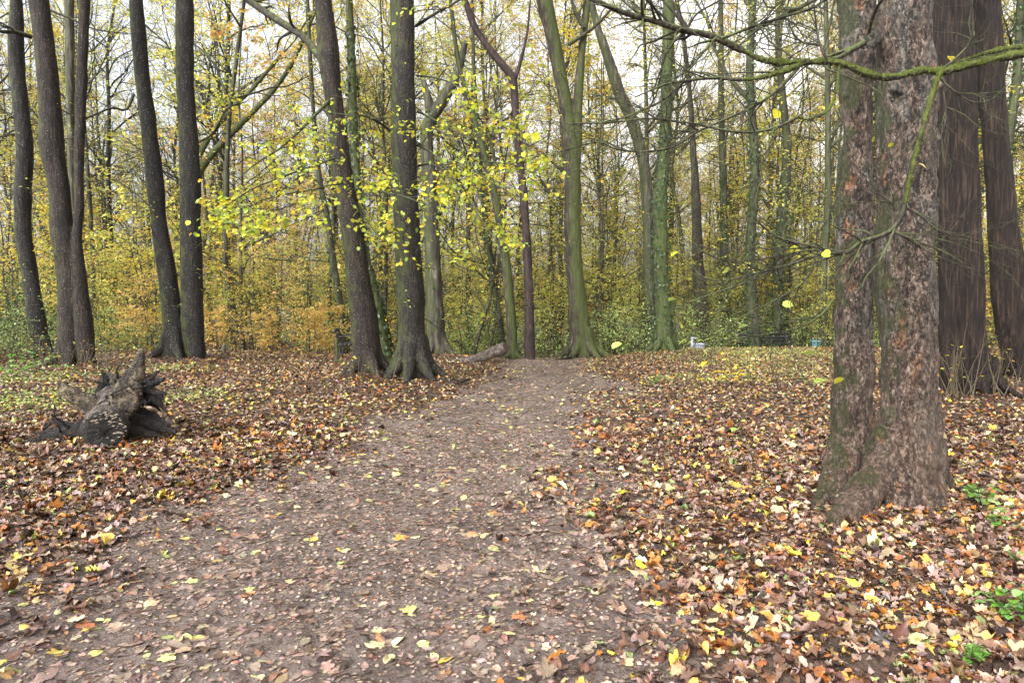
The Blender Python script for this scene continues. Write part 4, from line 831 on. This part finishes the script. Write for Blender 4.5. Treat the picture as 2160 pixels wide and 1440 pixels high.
def stump():
    d = hit(222, 948); c = P3(222, 948, d); z0 = float(Hmac(c[0], c[1])); MD = d
    root = thing('tree_stump', 'uprooted rotting stump lying on its side with splayed roots and a dark cut face', 'stump', (c[0], c[1], z0))
    def part(name, lst, m, vox=.009, bump=((.022, 5, 5, 1), (.010, 13, 13, 2), (.010, 17, 17, 4, 1), (.004, 48, 48, 3))):
        mb = MB()
        for pts in lst: a = resample(np.array([np.r_[P3(q[0], q[1], MD + q[2]), q[3]] for q in pts]), 16); tubes(mb, a[:, :3], np.maximum(a[:, 3], .012), 14, cap=True)
        return fuse(mb, vox, bump).obj(name, m, root)
    part('trunk', [[(222, 906, .10, .225), (226, 900, .3, .235), (236, 885, .65, .27), (250, 868, 1.0, .24)]], W_MID)
    part('root', [[(215, 870, .55, .14), (190, 850, .5, .11), (160, 840, .45, .085), (140, 822, .4, .06), (124, 806, .4, .03)]], W_PALE)
    part('root', [[(255, 875, .5, .17), (265, 840, .5, .15), (280, 805, .55, .115), (292, 775, .6, .075), (298, 750, .6, .05), (300, 736, .6, .03)],
                  [(262, 820, .55, .08), (245, 800, .6, .06), (225, 790, .7, .04)], [(262, 885, .4, .04), (278, 850, .45, .09), (292, 805, .55, .05)], [(240, 850, .45, .04), (252, 830, .5, .07), (272, 795, .6, .05)]], W_PALE)
    part('root', [[(205, 870, .6, .13), (225, 845, .62, .13), (250, 825, .65, .12), (270, 800, .7, .08)], [(180, 860, .55, .08), (215, 860, .5, .1), (250, 860, .45, .1)]], W_MID)
    part('root', [[(225, 830, .85, .10), (222, 800, .9, .08), (215, 788, .9, .04)]], W_DARK)
    part('root', [[(262, 830, .7, .11), (295, 815, .62, .06), (322, 806, .55, .042), (348, 797, .45, .022)], [(280, 822, .62, .05), (312, 822, .55, .028), (350, 832, .5, .010)], [(285, 830, .7, .075), (318, 836, .6, .045), (338, 852, .55, .030), (354, 874, .5, .014), (362, 884, .48, .010)],
                  [(300, 835, .6, .03), (334, 832, .55, .022), (346, 846, .5, .010)], [(290, 845, .75, .07), (322, 852, .8, .035), (340, 868, .8, .014)], [(280, 810, .6, .05), (310, 798, .62, .022), (326, 790, .6, .010)]], W_DARK, .008)
    part('root', [[(265, 880, .5, .14), (292, 886, .55, .11), (322, 897, .55, .07), (352, 906, .5, .04), (374, 910, .45, .012)], [(275, 905, .35, .07), (305, 914, .38, .05), (335, 918, .4, .03), (360, 922, .4, .01)], [(285, 868, .6, .07), (315, 872, .62, .05), (340, 886, .6, .03), (356, 896, .55, .012)]], W_DARK, .008)
    part('root', [[(200, 905, .45, .14), (165, 908, .4, .10), (130, 916, .36, .08), (95, 926, .3, .062), (60, 938, .2, .045), (20, 956, .1, .014)], [(150, 903, .5, .06), (124, 890, .55, .04), (108, 874, .5, .012)], [(140, 928, .3, .06), (95, 938, .22, .045), (45, 950, .1, .018)], [(120, 912, .42, .05), (85, 912, .4, .03), (62, 922, .35, .012)]], W_DARK, .008)
    rg = np.random.default_rng(44); mb = MB()                # broken rootlets and splinters all round the plate
    for k in range(64):
        px, py = (rg.uniform(196, 320), rg.uniform(800, 870)) if k < 44 else (rg.uniform(90, 200), rg.uniform(890, 930)); q = P3(px, py, MD + rg.uniform(.3, .8)); D = nrm(np.array([rg.normal(.25, .6), rg.normal(-.1, .5), rg.normal(.25, .6)])); L = rg.uniform(.12, .42); pts = [q]
        for j in range(6): D = nrm(D + rg.normal(0, .35, 3)); q = q + D * L / 6; pts.append(q)
        tubes(mb, np.array(pts), np.linspace(rg.uniform(.008, .022), .002, 7), 5, cap=True)
    mb.obj('rootlets', W_DARK, root)
    # the sawn face and the small pale fungi on it
    ctr = P3(222, 907, MD + .10); ax = nrm(P3(222, 907, MD + .1) - P3(236, 885, MD + .65)); e1 = nrm(np.cross(ax, [0, 0, 1])); e2 = np.cross(e1, ax)
    rng = np.random.default_rng(8); k = 40; rings = 8; mb = MB(); V = []; rr = []
    for i in range(rings):
        for j in range(k):
            a = 2 * np.pi * j / k; r = .232 * (i + .02) / (rings - 1) * (1 + .05 * math.sin(3 * a + 1)); V.append(ctr + ax * (.018 + .008 * rng.normal() - .03 * (i == rings - 1)) + r * (math.cos(a) * e1 + math.sin(a) * e2))
    q = [[i * k + j, i * k + (j + 1) % k, (i + 1) * k + (j + 1) % k, (i + 1) * k + j] for i in range(rings - 1) for j in range(k)]
    mb.add(V, q); cf = mb.obj('cut_face', plain('wood_cut_black', (.009, .007, .005), .75, .7, 26, .02), root)
    fb = MB()
    for i in range(70):
        a = rng.uniform(-.4, 2.4) if i < 62 else rng.uniform(-1.6, 0); r = .23 * math.sqrt(rng.uniform(.12, .95)); p = ctr + ax * (.03 + .01 * rng.normal()) + r * (math.cos(a) * -e1 + math.sin(a) * e2); s = rng.uniform(.004, .015)
        th = np.linspace(0, 2 * np.pi, 8, endpoint=False); ring = p + s * (np.cos(th)[:, None] * e1 * 1.5 + np.sin(th)[:, None] * e2 * .7); v = np.vstack([p + ax * s * .9, ring]); fb.add(v, None, [[0, 1 + j, 1 + (j + 1) % 8] for j in range(8)])
    fo = fb.obj('fungi', plain('fungus_pale', (.20, .165, .12), .7), root); fo['kind'] = 'stuff'
    return root
stump()

# ------------------------------------------------------------------ smaller things
def fallen(name, label, cat, pts, m, k=10, vox=None, group=None, twigs=0, seed=0):
    a = resample(np.array([np.r_[P3(q[0], q[1], q[2]), q[3]] for q in pts]), 26)
    b = a[0, :3].copy(); root = thing(name, label, cat, tuple(b), group); mb = MB(); tubes(mb, a[:, :3], a[:, 3], 14, cap=True)
    (fuse(mb, vox, [(.012, 7, 7, 1), (.006, 20, 20, 2)]) if vox else mb).obj('wood', m, root)
    if twigs:
        rng = np.random.default_rng(seed); t = MB(); l, r = sprout(rng, a[None, :, :3], a[None, :, 3], twigs, absL=(.2, .7), n=6, ang=(30, 60), trop=.02); tubes(t, l, r, 4); t.obj('twigs', m, root)
    return root, a
dl = 18.2
root, a = fallen('log', 'thick fallen log with its sawn end raised, lying at the end of the path', 'log', [(950, 763, dl + .3, .05), (975, 760, dl + .2, .085), (1003, 757, dl + .1, .12), (1030, 747, dl, .15), (1052, 738, dl - .1, .16), (1066, 733, dl - .15, .155)], W_MID, vox=.02)
mb = MB(); c = a[-1, :3]; ax = nrm(a[-1, :3] - a[-4, :3]); e1 = nrm(np.cross(ax, [0, 0, 1])); e2 = np.cross(e1, ax); th = np.linspace(0, 2 * np.pi, 20, endpoint=False)
mb.add(np.vstack([c + ax * .012, c + ax * .012 + .15 * (np.cos(th)[:, None] * e1 + np.sin(th)[:, None] * e2)]), None, [[0, 1 + j, 1 + (j + 1) % 20] for j in range(20)]); mb.obj('cut_face', plain('wood_sawn', (.10, .07, .05), .7), root)
ds = hit(930, 802)
fallen('stick', 'bare brown stick lying beside the roots of the straight speckled trunk', 'stick', [(925, 800, ds, .04), (950, 805, ds - .1, .035), (975, 803, ds - .05, .03), (992, 798, ds + .1, .018)], B_BROWN, twigs=3, seed=1)
fallen('fallen_branch', 'dark fallen branch lying left of the mossy forked trunk', 'branch', [(1160, 762, 19.3, .02), (1185, 757, 19.4, .035), (1205, 753, 19.5, .05)], B_DARK, twigs=6, seed=2)
d1 = hit(1510, 1142)
fallen('stick', 'thick grey stick half buried in leaves below the flaking giant', 'stick', [(1440, 1134, d1 + .02, .010), (1490, 1140, d1, .014), (1540, 1144, d1, .019), (1580, 1146, d1 - .03, .021)], W_MID)
d2 = hit(1775, 1430)
fallen('stick', 'short pale twig lying in the leaves at the bottom right', 'stick', [(1758, 1446, d2 - .05, .008), (1772, 1425, d2, .008), (1786, 1404, d2 + .06, .005)], W_PALE)
d3 = hit(895, 1145)
fallen('stick', 'small curved twig sticking out of the muddy path', 'stick', [(882, 1152, d3, .004), (890, 1140, d3, .004), (909, 1133, d3, .002)], B_DARK)
d4 = hit(1350, 1365)
fallen('stick', 'thin dark twig lying on the mud at the right of the path', 'stick', [(1338, 1376, d4 - .02, .004), (1352, 1362, d4 + .03, .003), (1382, 1350, d4 + .1, .002)], B_DARK)

def boxmb(mb, c, s, rz=0, bev=.006):
    c = np.asarray(c, float); s = np.asarray(s, float) / 2; b = min(bev, s.min() * .4); V = []
    for sz in (-1, 1):
        for (kx, ky, kz) in ((1, 0, 0),):
            for sx, sy in ((-1, -1), (1, -1), (1, 1), (-1, 1)): V.append([sx * s[0], sy * s[1], sz * (s[2] - b)])
    for sz in (-1, 1):
        for sx, sy in ((-1, -1), (1, -1), (1, 1), (-1, 1)): V.append([sx * (s[0] - b), sy * (s[1] - b), sz * s[2]])
    V = np.array(V); cr, sr = math.cos(rz), math.sin(rz); V = np.c_[V[:, 0] * cr - V[:, 1] * sr, V[:, 0] * sr + V[:, 1] * cr, V[:, 2]] + c
    q = [[0, 1, 5, 4], [1, 2, 6, 5], [2, 3, 7, 6], [3, 0, 4, 7], [8, 11, 10, 9], [12, 13, 14, 15], [0, 8, 9, 1], [1, 9, 10, 2], [2, 10, 11, 3], [3, 11, 8, 0], [4, 5, 13, 12], [5, 6, 14, 13], [6, 7, 15, 14], [7, 4, 12, 15]]
    mb.add(V, q)
IRON = plain('iron_black', (.018, .018, .020), .5, .3, 30); SLAT = plain('bench_slat', (.03, .028, .026), .7, .35, 25); GREYP = plain('painted_steel_grey', (.36, .38, .42), .45, .1, 12)
POSTW = plain('post_wood', (.075, .068, .045), .85, .4, 14)
def bench(x, y, L, rz, label, m_sl):
    z0 = float(Hmac(x, y)); root = thing('park_bench', label, 'bench', (x, y, z0)); cr, sr = math.cos(rz), math.sin(rz)
    W = lambda u, v, z: np.array([x + u * cr - v * sr, y + u * sr + v * cr, z0 + z])
    for i, u in enumerate((-L / 2 + .06, L / 2 - .06)):
        for v in (-.22, .2):
            mb = MB(); p = resample(np.array([W(u, v * 1.15, -.1), W(u, v * .9, .22), W(u, v, .42)] + ([W(u, .3, .88)] if v > 0 else [])), 14); tubes(mb, p, np.full(14, .022), 8, cap=True); mb.obj('leg', IRON, root)
        mb = MB(); p = resample(np.array([W(u, -.24, .42), W(u, -.27, .58), W(u, -.2, .66), W(u, .0, .67), W(u, .25, .66)]), 14); tubes(mb, p, np.full(14, .018), 8, cap=True); mb.obj('armrest', IRON, root)
    mb = MB()
    for v in (-.2, -.08, .04, .16): boxmb(mb, W(0, v, .45), (L, .095, .035), rz)
    mb.obj('seat', m_sl, root); mb = MB()
    for j in range(3): boxmb(mb, W(0, .235 + .04 * j, .56 + .13 * j), (L, .035, .1), rz)
    mb.obj('backrest', m_sl, root)
bench((722 - 1080) / F * 18.6, 19.2, 1.2, R(100), 'dark iron-framed park bench half hidden behind the leaning brown trunk', SLAT)
bench((1612 - 1080) / F * 29.6, 29.6, 2.3, 0, 'dark wooden park bench at the foot of the green shrubs', IRON)
def bin_():
    d = 23.2; x = (1472 - 1080) / F * d; z0 = float(Hmac(x, d)); zt = P3(1470, 724, d)[2]; zb = zt - .62; root = thing('litter_bin', 'grey steel litter bin hanging on a post by the green shrubs', 'litter bin', (x, d, z0))
    mb = MB(); th = np.linspace(0, 2 * np.pi, 24, endpoint=False); V = []
    for r, z in ((.17, zb), (.19, zb + .05), (.20, zt - .03), (.215, zt - .02), (.215, zt), (.19, zt), (.18, zb + .1)): V += [[x + .05 + r * math.cos(a), d + r * math.sin(a), z] for a in th]
    q = [[i * 24 + j, i * 24 + (j + 1) % 24, (i + 1) * 24 + (j + 1) % 24, (i + 1) * 24 + j] for i in range(6) for j in range(24)]; mb.add(V, q); mb.obj('body', GREYP, root)
    mb = MB(); boxmb(mb, (x - .19, d, (z0 - .2 + zt + .22) / 2), (.08, .08, zt + .22 - z0 + .2)); mb.obj('post', GREYP, root)
    mb = MB(); boxmb(mb, (x - .1, d, zt + .17), (.16, .05, .05)); mb.obj('bracket', GREYP, root)
bin_()
def tub():
    d = 26.3; x = (1722 - 1080) / F * d; zt = P3(1722, 718, d)[2]; z0 = float(Hmac(x, d)); root = thing('bucket', 'faded teal plastic bucket standing right of the dark wooden bench', 'bucket', (x, d, z0)); mb = MB(); th = np.linspace(0, 2 * np.pi, 20, endpoint=False); V = []
    for r, z in ((.15, z0 - .02), (.19, zt - .05), (.205, zt - .04), (.205, zt), (.18, zt), (.14, z0 + .05)): V += [[x + r * math.cos(a), d + r * math.sin(a), z] for a in th]
    mb.add(V, [[i * 20 + j, i * 20 + (j + 1) % 20, (i + 1) * 20 + (j + 1) % 20, (i + 1) * 20 + j] for i in range(5) for j in range(20)]); mb.obj('body', plain('plastic_teal', (.10, .22, .22), .5, .15), root)
    mb = MB(); t = np.linspace(0, np.pi, 12); tubes(mb, np.c_[x + .2 * np.cos(t), np.full(12, d), zt + .1 * np.sin(t)], np.full(12, .006), 6); mb.obj('handle', GREYP, root)
tub()
def post(px, py0, py1, d, w_, label, mt):
    x = (px - 1080) / F * d; z0 = float(Hmac(x, d)); zt = P3(px, py0, d)[2]; mb = MB(); a = np.array([[x, d, z0 - .3, w_], [x, d, zt - .03, w_], [x, d, zt, w_ * .8]]); root = thing('wooden_post', label, 'post', (x, d, z0))
    a = resample(a, 10); tubes(mb, a[:, :3], a[:, 3], 12, cap=True); mb.obj('shaft', mt, root)
post(471, 727, 765, 19, .055, 'short weathered wooden post by the orange saplings', POSTW)
post(709, 716, 768, 18.2, .05, 'greenish wooden post standing left of the iron-framed bench', B_MOSSY)

# low plants
def plant(px, py, h, n, size, label, name='seedling', cat='seedling', pal=None, seed=0, spread=.7, lie=0.):
    d = hit(px, py); c = P3(px, py, d); rng = np.random.default_rng(seed); pal = pal or [(3, (120, 156, 84)), (2, (150, 182, 112)), (2, (112, 160, 60))]
    root = thing(name, label, cat, (c[0], c[1], float(Hmac(c[0], c[1])))); st = MB(); fo = MB()
    for k in range(n):
        an = rng.uniform(0, 6.28); D = nrm(np.array([math.cos(an) * spread, math.sin(an) * spread, 1 - lie])); p = c.copy(); pts = [p]; hh = h * rng.uniform(.6, 1)
        for j in range(6): D = nrm(D + rng.normal(0, .15, 3) + [0, 0, -.1]); p = p + D * hh / 6; pts.append(p)
        P = np.array(pts); P[:, 2] = np.maximum(P[:, 2], H(P[:, 0], P[:, 1]) + .02); tubes(st, P, np.linspace(.004, .0015, 7), 5)
        m = 9; t = np.linspace(.35, 1, m) * 6; i = np.minimum(t.astype(int), 5); u = (t - i)[:, None]; pp = P[i] * (1 - u) + P[i + 1] * u
        al = rng.uniform(0, 6.28, m); ln = np.c_[np.cos(al), np.sin(al), rng.normal(0, .2, m)]; leaves(fo, pp, rng.uniform(size * .7, size, m), ln, np.c_[rng.normal(0, .3, (m, 2)), np.ones(m)], pick(rng, pal, m, .1), 'lime', bend=.3)
    st.obj('stem', B_TWIG, root); fo.obj('foliage', GREENLEAF, root)
plant(2075, 1075, .30, 4, .065, 'green leafy seedling right beside the root flare of the flaking giant', seed=1)
plant(2120, 1120, .25, 3, .055, 'trailing green seedling below and right of the giant trunk', seed=2, lie=.5)
plant(2150, 1330, .30, 5, .06, 'bright green nettle-like plant at the lower right edge', seed=3, spread=.4)
plant(2030, 1400, .13, 3, .06, 'small bright green seedling with round leaves at the bottom right corner', seed=4)
plant(80, 790, .75, 6, .10, 'pale green broad-leaved sprout in front of the leftmost trunk', seed=5)
plant(25, 800, .6, 6, .09, 'pale green leafy sprout at the left edge of the clearing', seed=6)
plant(1545, 815, .8, 5, .10, 'small yellow-leaved sapling alone in the leaf carpet right of the path', 'sapling', 'sapling', YELPAL, seed=7)
plant(1590, 800, .9, 3, .08, 'thin orange-leaved sprig leaning beside the small yellow sapling', 'sapling', 'sapling', ORPAL, seed=8)
plant(1385, 812, .35, 4, .07, 'low green weed tuft on the right verge of the path', seed=9)
def shoots(px, py, n, h, label, seed, spread=.25):
    d = hit(px, py); c = P3(px, py, d); rng = np.random.default_rng(seed); root = thing('sucker_shoots', label, 'shoots', (c[0], c[1], float(Hmac(c[0], c[1])))); st = MB(); fo = MB()
    p = np.c_[c[0] + rng.normal(0, spread, n), c[1] + rng.normal(0, .12, n), np.full(n, c[2] - .05)]; D = nrm(np.c_[rng.normal(0, .28, (n, 2)), np.ones(n)]); pts = [p]; hh = (h * rng.uniform(.4, 1, n) / 7)[:, None]
    for j in range(7): D = nrm(D + rng.normal(0, .07, (n, 3))); p = p + D * hh; pts.append(p)
    P = np.stack(pts, 1); Rr = np.tile(np.linspace(.009, .0025, 8), (n, 1)); tubes(st, P, Rr, 5); l, r = sprout(rng, P, Rr, 3, L=(.2, .5), n=5, ang=(20, 45)); tubes(st, l, r, 3); leaves_on(rng, fo, l[rng.random(len(l)) < .3], 1, (.05, .08), YELPAL)
    st.obj('stem', plain('shoot_bark', (.09, .07, .04), .7), root); fo.obj('foliage', LIME, root)
shoots(2015, 838, 22, 1.4, 'thicket of thin upright shoots at the foot of the fibrous reddish trunk', 1)
shoots(2105, 835, 16, 1.1, 'thin brown shoots between the two fibrous trunks', 2)
shoots(755, 800, 14, .6, 'short shoots around the foot of the leaning brown trunk', 3, .2)
shoots(215, 778, 30, .7, 'brushy brown shoots at the foot of the fused trunks', 4, .5)
shoots(120, 772, 24, .8, 'grassy thin shoots at the foot of the leftmost trunk', 5, .4)

haze()
